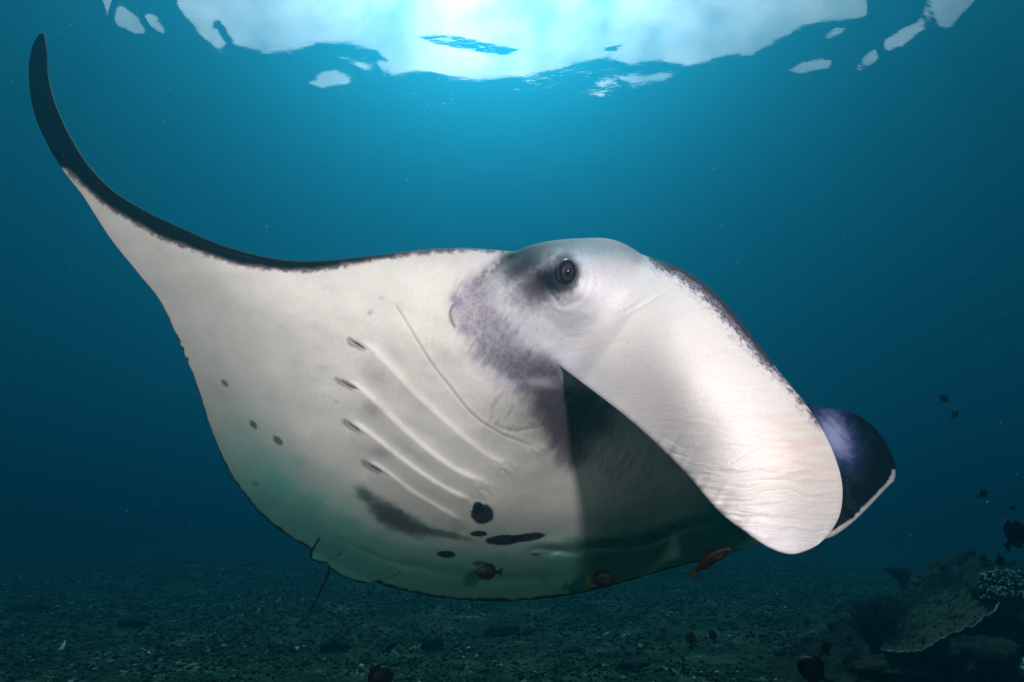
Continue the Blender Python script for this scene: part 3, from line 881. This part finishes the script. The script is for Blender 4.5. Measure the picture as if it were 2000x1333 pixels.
def pigment_C(x, y, v):
    n1 = fbm(x / 9, y / 9, 411, 4); n3 = fbm(x / 3.0, y / 3.0, 412, 2)
    c = np.broadcast_to(np.array([0.006, 0.012, 0.018]), x.shape + (3,)).copy()
    e = ellipse(x, y, 1632, 850, 34, 62, -28) * (1 + .2 * n1 + 0.12 * n3)  # area of a blue-lavender highlight painted into the dark pigment
    c = mixc(c, np.array([0.05, 0.09, 0.30]), 0.9 * np.exp(-(e / 1.10) ** 3))
    c = mixc(c, np.array([0.45, 0.45, 0.72]), 0.95 * np.exp(-(e / 0.66) ** 3))
    c = mixc(c, np.array([0.03, 0.06, 0.08]), 0.4 * smooth(0, 0.6, fbm((x - y) / 12, (x + y) / 50, 415, 3)))
    d, s, t = line_dist(x, y, [(1615, 1054), (1660, 1025), (1695, 992), (1735, 950), (1749, 926)], 24)
    c = mixc(c, np.array([0.80, 0.76, 0.74]), 0.97 * smooth(9.5, 5, d + 3 * n1 + 1.5 * n3) * smooth(-2, 6, d * 0 + 8))
    return np.clip(c, 0, 1)
def thick_C(X, Y, u, v): return 0.02 + 0.02 * (1 - u) + 0 * X

def build_manta():
    root = empty('manta_ray', px(1000, 800, 1.7))
    tag(root, 'large manta ray gliding past with white spotted belly and raised black wing tip', 'manta ray')
    sm = SkinMesh()
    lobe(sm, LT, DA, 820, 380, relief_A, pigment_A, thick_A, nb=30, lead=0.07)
    lobe(sm, UB, depth_B, 420, 260, lambda x, y: 0 * x, pigment_B, thick_B, nb=16, lead=0.03, uvrot=math.radians(80))
    lobe(sm, UC, DC, 220, 140, relief_C, pigment_C, thick_C, nb=12, lead=0.02)
    V = np.vstack(sm.V); Fc = np.vstack(sm.F); C = np.vstack(sm.C); U = np.vstack(sm.U)
    b = mesh_obj('body', V, Fc, SKIN, root)
    at = b.data.attributes.new('pigment', 'FLOAT_COLOR', 'POINT')
    at.data.foreach_set('color', np.c_[C, np.ones(len(C))].astype(np.float32).ravel())
    at = b.data.attributes.new('skin_coord', 'FLOAT_VECTOR', 'POINT')
    at.data.foreach_set('vector', np.c_[U, np.zeros(len(U))].astype(np.float32).ravel())

    def small_lobe(name, pairs, dfun, rim, nu=60, nv=40):
        s2 = SkinMesh()
        def pg(x, y, v):
            n1 = fbm(x / 7, y / 7, 501, 3)
            c = np.broadcast_to(np.array([0.13, 0.42, 0.34]), x.shape + (3,)).copy()  # teal of weak strobe light painted in, matching the trailing margin
            d, s, t = line_dist(x, y, rim)
            return np.clip(mixc(c, BLACK * 2, smooth(4.0, 1.8, d + 0.8 * n1)), 0, 1)
        def rl(x, y): return 0.002 * fbm(x / 5, y / 30, 503, 2)
        lobe(s2, pairs, dfun, nu, nv, rl, pg, lambda X, Y, u, v: 0.012 + 0 * X, nb=8, lead=0.01)
        o = mesh_obj(name, np.vstack(s2.V), np.vstack(s2.F), SKIN, root)
        C2 = np.vstack(s2.C); U2 = np.vstack(s2.U)
        at = o.data.attributes.new('pigment', 'FLOAT_COLOR', 'POINT')
        at.data.foreach_set('color', np.c_[C2, np.ones(len(C2))].astype(np.float32).ravel())
        at = o.data.attributes.new('skin_coord', 'FLOAT_VECTOR', 'POINT')
        at.data.foreach_set('vector', np.c_[U2, np.zeros(len(U2))].astype(np.float32).ravel())
        return o
    nar = lambda k: (lambda x, y: DA(x, y) + relief_A(x, y) - k)
    # small flap left of the tail and the pleated pelvic fin right of it
    small_lobe('pelvic_fin', [((622, 1050), (624, 1048)), ((640, 1053), (610, 1072)), ((668, 1062), (605, 1088)), ((672, 1074), (618, 1098)), ((655, 1090), (636, 1100)), ((642, 1099), (640, 1100))],
               nar(0.012), [(624, 1048), (609, 1075), (606, 1092), (618, 1098), (636, 1100)])
    small_lobe('pelvic_fin', [((664, 1080), (638, 1099)), ((685, 1082), (645, 1110)), ((715, 1093), (665, 1124)), ((750, 1105), (690, 1134)), ((778, 1116), (712, 1139)), ((770, 1125), (740, 1134)), ((762, 1128), (758, 1130))],
               nar(0.02), [(664, 1080), (650, 1086), (636, 1099), (645, 1111), (665, 1125), (690, 1135), (714, 1139)])
    # tail
    P = catmull([(646, 1100, 2.62), (643, 1110, 2.62), (640, 1124, 2.62), (628, 1150, 2.64), (620, 1166, 2.65), (612, 1180, 2.66), (610, 1187, 2.67), (604, 1196, 2.69)], 40)
    W = px(P[:, 0], P[:, 1], P[:, 2])
    rr = np.interp(np.linspace(0, 1, 40), [0, .3, .85, .93, 1], [0.007, 0.0058, 0.0038, 0.0058, 0.0015])
    tube('tail', W, rr, DARKSKIN, root)
    # eye, with iris and pupil
    ec = px(1107, 532, float(DA(1107, 532)) + 0.006)
    eye(ec, root)
    return root

def tube(name, W, rr, mat, parent=None, k=10):
    W = np.asarray(W); n = len(W)
    T = np.gradient(W, axis=0); T /= np.linalg.norm(T, axis=1)[:, None] + 1e-9
    ref = np.array([0.1, 1, 0.2]) / 1.02
    A = np.cross(T, ref); A /= np.linalg.norm(A, axis=1)[:, None]
    B = np.cross(T, A)
    a = np.linspace(0, 2 * math.pi, k, endpoint=False)
    V = W[:, None] + np.asarray(rr)[:, None, None] * (np.cos(a)[None, :, None] * A[:, None] + np.sin(a)[None, :, None] * B[:, None])
    V = V.reshape(-1, 3)
    Fc = [(i * k + j, i * k + (j + 1) % k, (i + 1) * k + (j + 1) % k, (i + 1) * k + j) for i in range(n - 1) for j in range(k)]
    Fc += [tuple(range(k))[::-1], tuple((n - 1) * k + j for j in range(k))]
    if name is None: return V, Fc
    return mesh_obj(name, V, Fc, mat, parent)

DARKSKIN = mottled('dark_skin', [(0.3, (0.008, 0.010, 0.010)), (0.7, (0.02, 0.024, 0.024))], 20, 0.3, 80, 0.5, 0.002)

def eye(ec, root):
    fwd = Vector(CAM) - Vector(ec); fwd.normalize()
    fwd = (fwd + Vector((0.10, 0, 0.05))).normalized()
    q = fwd.to_track_quat('Z', 'Y')
    m, t, b = new_mat('eye_iris')
    a = t.nodes.new('ShaderNodeAttribute'); a.attribute_name = 'pigment'
    t.links.new(a.outputs['Color'], b.inputs['Base Color'])
    b.inputs['Roughness'].default_value = 0.4; b.inputs['Specular IOR Level'].default_value = 0.25
    nu, nv = 48, 40
    th = np.linspace(0, math.pi * 0.62, nv); ph = np.linspace(0, 2 * math.pi, nu)
    PH, TH = np.meshgrid(ph, th, indexing='ij')
    R = 0.0262
    L = np.stack([R * 0.80 * np.sin(TH) * np.cos(PH), R * 1.12 * np.sin(TH) * np.sin(PH), R * 0.85 * np.cos(TH)], -1)
    Rm = np.array(q.to_matrix())
    W = L @ Rm.T + np.array(ec)
    o = mesh_obj('eye', W, grid_faces(nu, nv), m, root)
    e = np.hypot(L[..., 0] / 0.0245 / .8, L[..., 1] / 0.0245 / 1.12)
    n = fbm(PH * 4, TH * 6, 601, 3)
    c = np.broadcast_to(np.array([0.016, 0.008, 0.010]), e.shape + (3,)).copy()
    c = mixc(c, np.array([0.040, 0.017, 0.022]), np.exp(-((e - 0.55) / 0.10) ** 2) * (0.8 + 0.5 * n))
    c = mixc(c, np.array([0.006, 0.004, 0.006]), smooth(0.42, 0.34, e))
    c = mixc(c, np.array([0.006, 0.004, 0.006]), np.exp(-((e - 0.80) / 0.07) ** 2))
    c = mixc(c, np.array([0.04, 0.02, 0.025]), 0.7 * np.exp(-((e - 0.95) / 0.06) ** 2))
    at = o.data.attributes.new('pigment', 'FLOAT_COLOR', 'POINT')
    at.data.foreach_set('color', np.c_[np.clip(c, 0, 1).reshape(-1, 3), np.ones(e.size)].astype(np.float32).ravel())
    # lens-shaped pupil as a piece of its own
    mp, tp, bp = new_mat('pupil'); bp.inputs['Base Color'].default_value = (0.003, 0.002, 0.003, 1); bp.inputs['Roughness'].default_value = 0.12
    iv, fc = ico(2)
    Lp = iv * np.array([0.0062, 0.0082, 0.003]) + np.array([0, 0, 0.0245 * 0.85 * 0.985])
    mesh_obj('pupil', Lp @ Rm.T + np.array(ec), fc, mp, o)

build_manta()

# ------------------------------------------------------------------ fish
FM = {
    'wrasse': mottled('wrasse_skin', [(0.3, (0.008, 0.0025, 0.0025)), (0.7, (0.022, 0.006, 0.005))], 30, .3, 120, .5, .002),
    'dark': mottled('dark_fish_skin', [(0.3, (0.005, 0.003, 0.003)), (0.7, (0.012, 0.007, 0.007))], 30, .3, 120, .5, .002),
    'olive': mottled('olive_fish_skin', [(0.3, (0.014, 0.017, 0.005)), (0.7, (0.034, 0.038, 0.012))], 30, .3, 120, .5, .002),
    'silver': mottled('silver_fish_skin', [(0.3, (0.16, 0.19, 0.17)), (0.7, (0.32, 0.36, 0.32))], 30, .2, 120, .4, .002),
    'yellow': mottled('yellow_fin', [(0.3, (0.016, 0.024, 0.003)), (0.7, (0.034, 0.046, 0.006))], 30, .2, 120, .5, .002),
    'red': mottled('red_cheek', [(0.3, (0.035, 0.007, 0.005)), (0.7, (0.07, 0.014, 0.009))], 30, .2, 120, .5, .002),
}
SHAPES = {  # half height along the body, snout to tail root
    'slim': ([0, .04, .12, .28, .5, .7, .86, .94, 1], [.012, .055, .10, .145, .155, .125, .075, .055, .06]),
    'deep': ([0, .04, .12, .28, .5, .7, .86, .94, 1], [.015, .09, .19, .30, .33, .26, .12, .07, .075]),
    'disc': ([0, .05, .14, .30, .5, .7, .86, .94, 1], [.02, .14, .28, .40, .43, .34, .16, .07, .07]),
}
def fish(cx, cy, d, length_px, ang, yaw, shape, skin, label, tail='dark', face=None, bend=0.0, group='small reef fish swimming below the ray'):
    """nose points along image angle ang (degrees, 0 = right, 90 = up) turned by yaw away from the picture plane"""
    c = Vector(px(cx, cy, d))
    L = length_px / F * d * 0.80
    root = empty('reef_fish', c)
    tag(root, label, 'fish', group)
    xs, hh = SHAPES[shape]
    n, k = 30, 16
    t = np.linspace(0, 1, n)
    h = np.interp(t, xs, hh); h = np.convolve(np.pad(h, 1, mode='edge'), [.25, .5, .25], 'valid')
    h[0] *= 0.3
    w = h * (0.42 if shape != 'slim' else 0.6)
    a = np.linspace(0, 2 * math.pi, k, endpoint=False)
    right = Vector((1, 0, 0)); up = Vector((0, -math.sin(PITCH), math.cos(PITCH))); fw = Vector((0, math.cos(PITCH), math.sin(PITCH)))
    A = math.radians(ang); Yw = math.radians(yaw)
    nose = (right * math.cos(A) + up * math.sin(A)) * math.cos(Yw) + fw * math.sin(Yw)
    sgn = 1 if math.cos(A) >= 0 else -1
    top = (up * math.cos(A) - right * math.sin(A)) * sgn
    top = (top - nose * top.dot(nose)).normalized()
    sidev = nose.cross(top)
    def P(s, y, z):   # s: 0 nose .. 1 tail root ; y up ; z side
        s = np.asarray(s, float); bend_y = bend * (np.atleast_1d(s) - 0.45) ** 2
        return np.array(nose)[None] * ((0.5 - np.atleast_1d(s)) * L)[:, None] + np.array(top)[None] * ((np.atleast_1d(np.asarray(y, float)) + bend_y) * L)[:, None] + np.array(sidev)[None] * (np.atleast_1d(z) * L)[:, None] + np.array(c)[None]
    V = np.vstack([P(np.full(k, t[i]), h[i] * np.sin(a), w[i] * np.cos(a)) for i in range(n)])
    Fc = [(i * k + j, i * k + (j + 1) % k, (i + 1) * k + (j + 1) % k, (i + 1) * k + j) for i in range(n - 1) for j in range(k)]
    Fc += [tuple(range(k))[::-1], tuple((n - 1) * k + j for j in range(k))]
    body = mesh_obj('body', V, Fc, FM[skin], root)
    if face:
        body.data.materials.append(FM[face])
        for i, p in enumerate(body.data.polygons):
            if i < k * 4: p.material_index = 1
    def plate(name, pts, mat, th=0.006, parent=root, z=0):
        pts = np.array(pts)
        n_ = len(pts)
        Va = P(pts[:, 0], pts[:, 1], np.full(n_, z + th)); Vb = P(pts[:, 0], pts[:, 1], np.full(n_, z - th))
        f = [tuple(range(n_)), tuple(range(2 * n_ - 1, n_ - 1, -1))] + [(i, i + n_, (i + 1) % n_ + n_, (i + 1) % n_) for i in range(n_)]
        return mesh_obj(name, np.vstack([Va, Vb]), f, mat, parent, smooth=False)
    hr = hh[-1]
    plate('tail_fin', [(0.97, hr * .8), (1.05, hr * 1.3), (1.16, hr * 2.2), (1.25, hr * 2.9), (1.21, hr * 1.2), (1.19, 0), (1.21, -hr * 1.2), (1.25, -hr * 2.9), (1.16, -hr * 2.2), (1.05, -hr * 1.3), (0.97, -hr * .8)], FM[tail])
    hm = max(hh)
    plate('dorsal_fin', [(.28, .92 * np.interp(.28, xs, hh)), (.36, hm * 1.12), (.5, hm * 1.22), (.68, np.interp(.68, xs, hh) * 1.40), (.82, np.interp(.82, xs, hh) * 1.7), (.90, np.interp(.9, xs, hh) * 1.0), (.7, .8 * np.interp(.7, xs, hh)), (.5, .85 * hm)], FM[skin])
    plate('anal_fin', [(.55, -.85 * hm), (.62, -hm * 1.15), (.74, -np.interp(.74, xs, hh) * 1.5), (.86, -np.interp(.86, xs, hh) * 1.6), (.90, -np.interp(.9, xs, hh)), (.7, -.8 * np.interp(.7, xs, hh))], FM[skin])
    for s_ in (1, -1):
        wz = np.interp(.3, xs, hh) * (0.42 if shape != 'slim' else 0.6) * s_
        plate('pectoral_fin', [(.27, -.01), (.34, .03), (.42, .02), (.44, -.05), (.38, -.08), (.30, -.05)], FM[tail if tail == 'yellow' else skin], 0.004, z=wz * 1.02)
    iv, fc = ico(1)
    for s_ in (1, -1):
        e = np.array(P([.085], [np.interp(.085, xs, hh) * .35], [np.interp(.085, xs, hh) * (0.42 if shape != 'slim' else 0.6) * .85 * s_]))
        mesh_obj('eye', iv * 0.017 * L + e, fc, FM['silver'], root)
    return root

fish(1392, 1088, 1.95, 104, 35, -10, 'slim', 'wrasse', 'long maroon wrasse with a red face just left below the white head fin tip', 'yellow', 'red', bend=-0.28)
fish(1179, 1132, 2.05, 62, 10, -15, 'deep', 'dark', 'dark plump fish with yellow tail against the lower edge of the belly', 'yellow')
fish(952, 1118, 2.0, 54, 172, -20, 'deep', 'dark', 'dark maroon fish under the round black belly spot')
fish(765, 1263, 4.2, 36, 28, 10, 'slim', 'dark', 'slim black fish over rubble, lower left of the belly')
fish(1033, 1233, 4.2, 44, 14, 10, 'slim', 'olive', 'slim dark olive fish over rubble below the middle of the belly')
fish(1349, 1246, 4.0, 34, 82, 35, 'deep', 'olive', 'olive green fish hanging upright over rubble beside a smaller black one')
fish(1392, 1241, 4.0, 26, 100, 40, 'deep', 'dark', 'small black fish hanging upright right of the olive one')
fish(1614, 1264, 3.6, 34, 25, 30, 'disc', 'olive', 'round olive fish close to the rubble left of the plate coral')
fish(1584, 1308, 2.9, 66, 150, 35, 'disc', 'dark', 'large black round fish at the bottom edge of the photo', 'yellow')
fish(742, 1328, 2.9, 70, 20, 25, 'disc', 'dark', 'black round fish partly cut by the bottom edge, left of centre')
fish(1982, 1042, 2.6, 72, 40, 20, 'disc', 'wrasse', 'large dark red fish cut by the right edge above the reef', 'dark', group='reef fish gathered at the right edge')
fish(1953, 1096, 3.0, 34, -55, 20, 'deep', 'wrasse', 'small dark red fish diving towards the branching coral', group='reef fish gathered at the right edge')
fish(1921, 1091, 3.6, 18, 160, 10, 'deep', 'olive', 'small olive fish hovering on top of the reef', group='reef fish gathered at the right edge')
fish(1843, 778, 3.8, 24, 150, 10, 'deep', 'olive', 'dark olive fish in open water, upper of a pair right of the ray', 'silver', group='reef fish gathered at the right edge')
fish(1865, 808, 3.8, 26, 48, 10, 'deep', 'silver', 'pale silvery fish in open water, lower of a pair right of the ray', 'silver', group='reef fish gathered at the right edge')
fish(1921, 964, 4.0, 28, 28, 10, 'deep', 'olive', 'olive fish tilted upward in blue water above the reef', group='reef fish gathered at the right edge')
fish(1978, 993, 4.0, 18, -10, 10, 'deep', 'olive', 'tiny olive fish just above the large dark red fish', group='reef fish gathered at the right edge')

# ------------------------------------------------------------------ reef on the right
CORAL = mottled('reef_rock', [(0.25, (0.003, 0.005, 0.002)), (0.45, (0.010, 0.018, 0.006)), (0.62, (0.030, 0.045, 0.013)), (0.8, (0.09, 0.14, 0.06))], 9, 1.0, 22, .95, .05)
PLATE = mottled('plate_coral', [(0.3, (0.010, 0.017, 0.005)), (0.6, (0.032, 0.048, 0.013)), (0.8, (0.08, 0.11, 0.035))], 14, 1.0, 40, .9, .02)
RIM = mottled('coral_rim', [(0.3, (0.12, 0.18, 0.20)), (0.7, (0.30, 0.40, 0.42))], 20, .3, 60, .8, .01)
TIP = mottled('coral_tip', [(0.3, (0.12, 0.22, 0.17)), (0.7, (0.42, 0.58, 0.48))], 20, .3, 60, .8, .01)
FEATH = mottled('feathery_growth', [(0.3, (0.018, 0.018, 0.010)), (0.7, (0.045, 0.045, 0.022))], 10, .3, 60, .9, .01)

def lump_sheet(name, pairs, depth, nu, nv, amp, mat, parent, thick, seed=0, lumps=1.0):
    A = catmull([p[0] for p in pairs], nu); B = catmull([p[1] for p in pairs], nu)
    v = np.linspace(0, 1, nv)
    X = A[:, None, 0] * (1 - v) + B[:, None, 0] * v; Y = A[:, None, 1] * (1 - v) + B[:, None, 1] * v
    U = np.broadcast_to(np.linspace(0, 1, nu)[:, None], X.shape); Vv = np.broadcast_to(v, X.shape)
    D = depth(X, Y)
    n = fbm(X / 22, Y / 16, seed, 4) ; n2 = np.abs(fbm(X / 9, Y / 7, seed + 9, 3))
    D = D - amp * n - amp * 0.9 * n2 * lumps
    Y2 = Y - 6 * n * lumps - 5 * n2
    V1 = px(X + 4 * fbm(X / 12, Y / 12, seed + 3, 2), Y2, D)
    env = np.sin(math.pi * Vv) ** 0.5 * np.sin(math.pi * U) ** 0.5
    V2 = px(X[:, ::4], Y[:, ::4] , (D + thick * env)[:, ::4])
    V2[:, 0] = V1[:, 0]; V2[:, -1] = V1[:, -1]
    o = mesh_obj(name, np.vstack([V1.reshape(-1, 3), V2.reshape(-1, 3)]), np.vstack([grid_faces(nu, nv), grid_faces(nu, V2.shape[1], nu * nv, True)]), mat, parent)
    return o, V1

def build_reef():
    rgm = np.random.default_rng(23)
    # rock mound that carries the corals; stands on the floor just right of the frame's corner
    n = 240
    root = empty('reef_mound', (4.3, 5.0, 0))
    tag(root, 'lumpy dark green coral covered rock rising at the right edge of the sea floor', 'rock')
    xs = np.linspace(2.2, 9.5, n); ys = np.linspace(3.2, 9.5, n)
    X, Y = np.meshgrid(xs, ys, indexing='ij')
    base = 1.12 * np.exp(-(np.maximum(np.hypot((X - 6.3) / 2.5, (Y - 6.2) / 1.9), 0) ** 2.2))
    base = base + 0.42 * np.exp(-(((X - 4.3) / 1.1) ** 2 + ((Y - 5.9) / 0.9) ** 2))
    lump = np.abs(fbm(X / 0.35, Y / 0.35, 701, 4)) * 0.30 + 0.10 * fbm(X / 0.9, Y / 0.9, 702, 3) + 0.05 * np.abs(fbm(X / 0.09, Y / 0.09, 703, 3))
    Z = floor_h(X, Y) - 0.14 + base + lump * smooth(0.05, 0.4, base)
    o = mesh_obj('rock', np.stack([X, Y, Z], -1), grid_faces(n, n), CORAL, root)
    if o.data.polygons[500].normal.z < 0: o.data.flip_normals()
    m_ = 2600
    lx = rgm.uniform(3.0, 8.5, m_); ly = rgm.uniform(3.8, 7.5, m_)
    fi = np.clip(((lx - 2.2) / 7.3 * (n - 1)).astype(int), 0, n - 1); fj = np.clip(((ly - 3.2) / 6.3 * (n - 1)).astype(int), 0, n - 1)
    lz = Z[fi, fj]; k_ = lz > floor_h(lx, ly) + 0.05
    lx, ly, lz = lx[k_], ly[k_], lz[k_]
    kn = scatter('coral_knobs', np.stack([lx, ly, lz], -1), 0.018 + 0.045 * rgm.random(len(lx)) ** 3, rgm.uniform(0.9, 1.5, len(lx)), CORAL, rgm, 0.9, 0.3)
    kn.parent = root; kn.matrix_parent_inverse = Matrix.Translation(-Vector(root.location))
    tag(kn, kind='stuff')
    # plate coral with pale growing rim
    pc = empty('plate_coral', px(1850, 1200, 4.6))
    tag(pc, 'broad sloping plate coral with thin pale rim over a dark overhang at lower right', 'coral')
    prs = [((1722, 1248), (1722, 1274)), ((1745, 1228), (1760, 1277)), ((1775, 1200), (1790, 1274)), ((1800, 1180), (1820, 1262)), ((1830, 1165), (1850, 1243)), ((1860, 1158), (1866, 1237)),
           ((1885, 1150), (1895, 1228)), ((1915, 1140), (1920, 1214)), ((1940, 1145), (1938, 1200)), ((1952, 1155), (1950, 1182)), ((1962, 1160), (1960, 1172))]
    dep = TPS([(1722, 1274, 4.1), (1760, 1277, 4.0), (1820, 1262, 3.95), (1866, 1237, 4.0), (1920, 1214, 4.15), (1950, 1182, 4.3), (1722, 1248, 4.6), (1775, 1200, 5.0), (1830, 1165, 5.2), (1885, 1150, 5.3), (1940, 1145, 5.2)])
    o, V1 = lump_sheet('plate', prs, dep, 220, 120, 0.05, PLATE, pc, 0.10, 711)
    tube('rim', V1[:, -1] + np.array([0, -0.004, 0.004]), np.full(220, 0.0062) * (1 + 0.3 * fbm(np.arange(220) / 6, np.zeros(220), 5, 2)), RIM, pc, 6)
    # dark rock standing under the plate
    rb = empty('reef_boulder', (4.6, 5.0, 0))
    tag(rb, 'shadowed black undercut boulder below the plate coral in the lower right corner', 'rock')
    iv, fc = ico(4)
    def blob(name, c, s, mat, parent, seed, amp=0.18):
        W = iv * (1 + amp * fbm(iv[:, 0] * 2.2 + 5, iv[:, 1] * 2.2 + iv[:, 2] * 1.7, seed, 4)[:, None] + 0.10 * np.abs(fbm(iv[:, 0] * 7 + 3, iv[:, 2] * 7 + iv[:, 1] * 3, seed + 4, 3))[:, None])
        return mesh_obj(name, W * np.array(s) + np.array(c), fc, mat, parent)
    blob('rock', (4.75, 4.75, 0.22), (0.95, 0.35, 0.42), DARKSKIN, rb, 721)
    for k, (x, y, d, s, lab) in enumerate([(1930, 1298, 3.9, (0.30, 0.22, 0.17), 'mossy green rounded coral head in front of the dark overhang'),
                                  (1800, 1312, 4.1, (0.42, 0.25, 0.10), 'low knobbly green coral crust along the bottom edge below the plate'),
                                  (2006, 1318, 3.7, (0.075, 0.1, 0.10), 'pale green round coral knob cut by the lower right corner')]):
        b = blob('boulder_coral', px(x, y, d), s, CORAL if k < 2 else TIP, None, 730 + k, 0.3)
        tag(b, lab, 'coral')
    # branching coral: many short fingers with bright tips
    bc = empty('branching_coral', px(1965, 1150, 4.7))
    tag(bc, 'branching coral with bright mint tips on top of the reef at right', 'coral')
    fv, ff, tv, tf = [], [], [], []
    nf = nt_ = 0
    rg = np.random.default_rng(5)
    cands = []
    for i in range(300):
        u = rg.uniform(0, 1); w = rg.uniform(0, 1)
        x = 1918 + 120 * u + rg.normal(0, 3); y = 1112 + 22 * abs(u - 0.35) + 52 * w + rg.normal(0, 2)
        cands.append((x, y, 4.55 - 0.25 * w + rg.uniform(-.05, .05)))
    core = blob('core', px(1985, 1155, 4.8), (0.36, 0.22, 0.16), CORAL, bc, 741)
    for (x, y, d) in cands:
        p0 = px(x, y, d); dirv = np.array([rg.normal(0, .45), rg.normal(-.3, .35), 1.0]); dirv /= np.linalg.norm(dirv)
        ln = rg.uniform(0.030, 0.055)
        W = p0 + np.linspace(-1, 0, 4)[:, None] * dirv * ln * 1.6
        v_, f_ = tube(None, W, [0.013, 0.012, 0.011, 0.0095], None, None, 6)
        fv.append(v_); ff += [tuple(q + nf for q in f) for f in f_]; nf += len(v_)
        W = p0 + np.linspace(0, 1, 3)[:, None] * dirv * 0.016
        v_, f_ = tube(None, W, [0.0098, 0.0088, 0.004], None, None, 6)
        tv.append(v_); tf += [tuple(q + nt_ for q in f) for f in f_]; nt_ += len(v_)
    tag(mesh_obj('branches', np.vstack(fv), ff, CORAL, bc), kind='stuff')
    tag(mesh_obj('branch_tips', np.vstack(tv), tf, TIP, bc), kind='stuff')
    # leafy knobs on the rock (stuff)
    # feathery hydroid bushes
    def feather(name, base, tips, label):
        ro = empty(name, base)
        tag(ro, label, 'sea plant', 'dark feathery growths beside the plate coral')
        vv, f2 = [], []; nn = 0
        for (b0, t0, lean) in tips:
            P = catmull([b0, (np.array(b0) * .55 + np.array(t0) * .45) + np.array([lean, 0, 0.03]), t0], 14)
            v_, f_ = tube(None, P, np.linspace(0.009, 0.002, 14), None, None, 5)
            vv.append(v_); f2 += [tuple(q + nn for q in f) for f in f_]; nn += len(v_)
            for i in range(3, 14):
                for s in (-1, 1):
                    l = 0.10 * math.sin(math.pi * (i / 14)) + 0.02
                    dr = np.array([s * 0.8, rg.normal(0, .3), 0.55]); dr /= np.linalg.norm(dr)
                    W = P[i] + np.linspace(0, 1, 4)[:, None] * dr * l + np.array([0, 0, 0.02]) * np.linspace(0, 1, 4)[:, None] ** 2
                    v_, f_ = tube(None, W, [0.0022, 0.002, 0.0016, 0.0008], None, None, 3)
                    vv.append(v_); f2 += [tuple(q + nn for q in f) for f in f_]; nn += len(v_)
        mesh_obj('fronds', np.vstack(vv), f2, FEATH, ro)
    tips = []
    for i in range(46):
        bx = 1722 + rg.normal(0, 14); tx = 1715 + rg.normal(0, 22); ty = 1160 + abs(rg.normal(0, 32))
        tips.append((px(bx, 1275 + rg.normal(0, 5), 4.6), px(tx, ty, 4.6 + rg.normal(0, .12)), rg.normal(0, .04)))
    feather('feathery_bush', px(1722, 1275, 4.6), tips, 'tall dark feathery bush growing at the left end of the plate coral')
    tips = [(px(1762 + rg.normal(0, 2), 1152, 5.4), px(1752 + rg.normal(0, 11), 1112 + abs(rg.normal(0, 9)), 5.4 + rg.normal(0, .05)), 0.02) for i in range(9)]
    feather('feathery_frond', px(1762, 1160, 5.4), tips, 'small lone dark feathery frond standing behind the larger bush')
build_reef()

# dark coral mounds out on the rubble
def mounds():
    iv, fc = ico(3)
    data = [(980, 1212, 62, 26, 'wide dark coral block on the rubble far below the middle of the belly'),
            (846, 1248, 46, 24, 'dark rounded coral clump on rubble between the two slim fish'),
            (655, 1262, 52, 26, 'dark coral clump on rubble below the tail of the ray'),
            (262, 1212, 60, 20, 'low dark coral hump on the rubble at the far left'),
            (60, 1190, 50, 18, 'dark coral hump near the left edge of the sea floor'),
            (1120, 1260, 40, 16, 'small dark coral lump on rubble below the belly fish'),
            (1240, 1300, 60, 20, 'dark low coral lump near the bottom edge right of centre')]
    fl = 1.6
    mt = mottled('coral_clump', [(0.3, (0.010, 0.013, 0.009)), (0.7, (0.04, 0.05, 0.03))], 8, 1, 20, .95, .04)
    for k, (x, y, w, h, lab) in enumerate(data):
        yb = y + h * 0.5
        el = PITCH - math.atan((yb - 666.5) / F)
        ray = px(x, yb, 1.0) - CAM
        d = -fl / ray[2]
        c = CAM + ray * d
        s = np.array([w / F * d * 0.5, w / F * d * 0.4, h / F * d * 0.75])
        W = iv * (1 + 0.35 * fbm(iv[:, 0] * 2 + 3 * k, iv[:, 1] * 2 + iv[:, 2] * 2, 800 + k, 4)[:, None])
        c[2] = float(floor_h(np.array(c[0]), np.array(c[1]))) + s[2] * 0.25
        o = mesh_obj('coral_clump', W * s + c, fc, mt)
        tag(o, lab, 'coral', 'dark coral clumps on the rubble')
mounds()

# drifting particles
def snow():
    n = 3200
    d = 0.8 + 7 * RNG.random(n) ** 1.2
    P = px(RNG.uniform(-50, 2050, n), RNG.uniform(0, 1150, n), d)
    P = P[(P[:, 2] > 0.4) & (P[:, 2] < SURF - 0.5)]
    m = mottled('plankton', [(0.3, (0.30, 0.36, 0.34)), (0.7, (0.5, 0.55, 0.5))], 10, 0, 10)
    dd = np.linalg.norm(P - CAM, axis=1)
    o = scatter('marine_snow', P, (0.00034 + 0.00040 * RNG.random(len(P)) ** 3) * (0.5 + dd / 2.0), RNG.uniform(1, 1.8, len(P)), m, RNG)
    tag(o, 'tiny pale plankton specks drifting through the open blue water', 'plankton', kind='stuff')
snow()
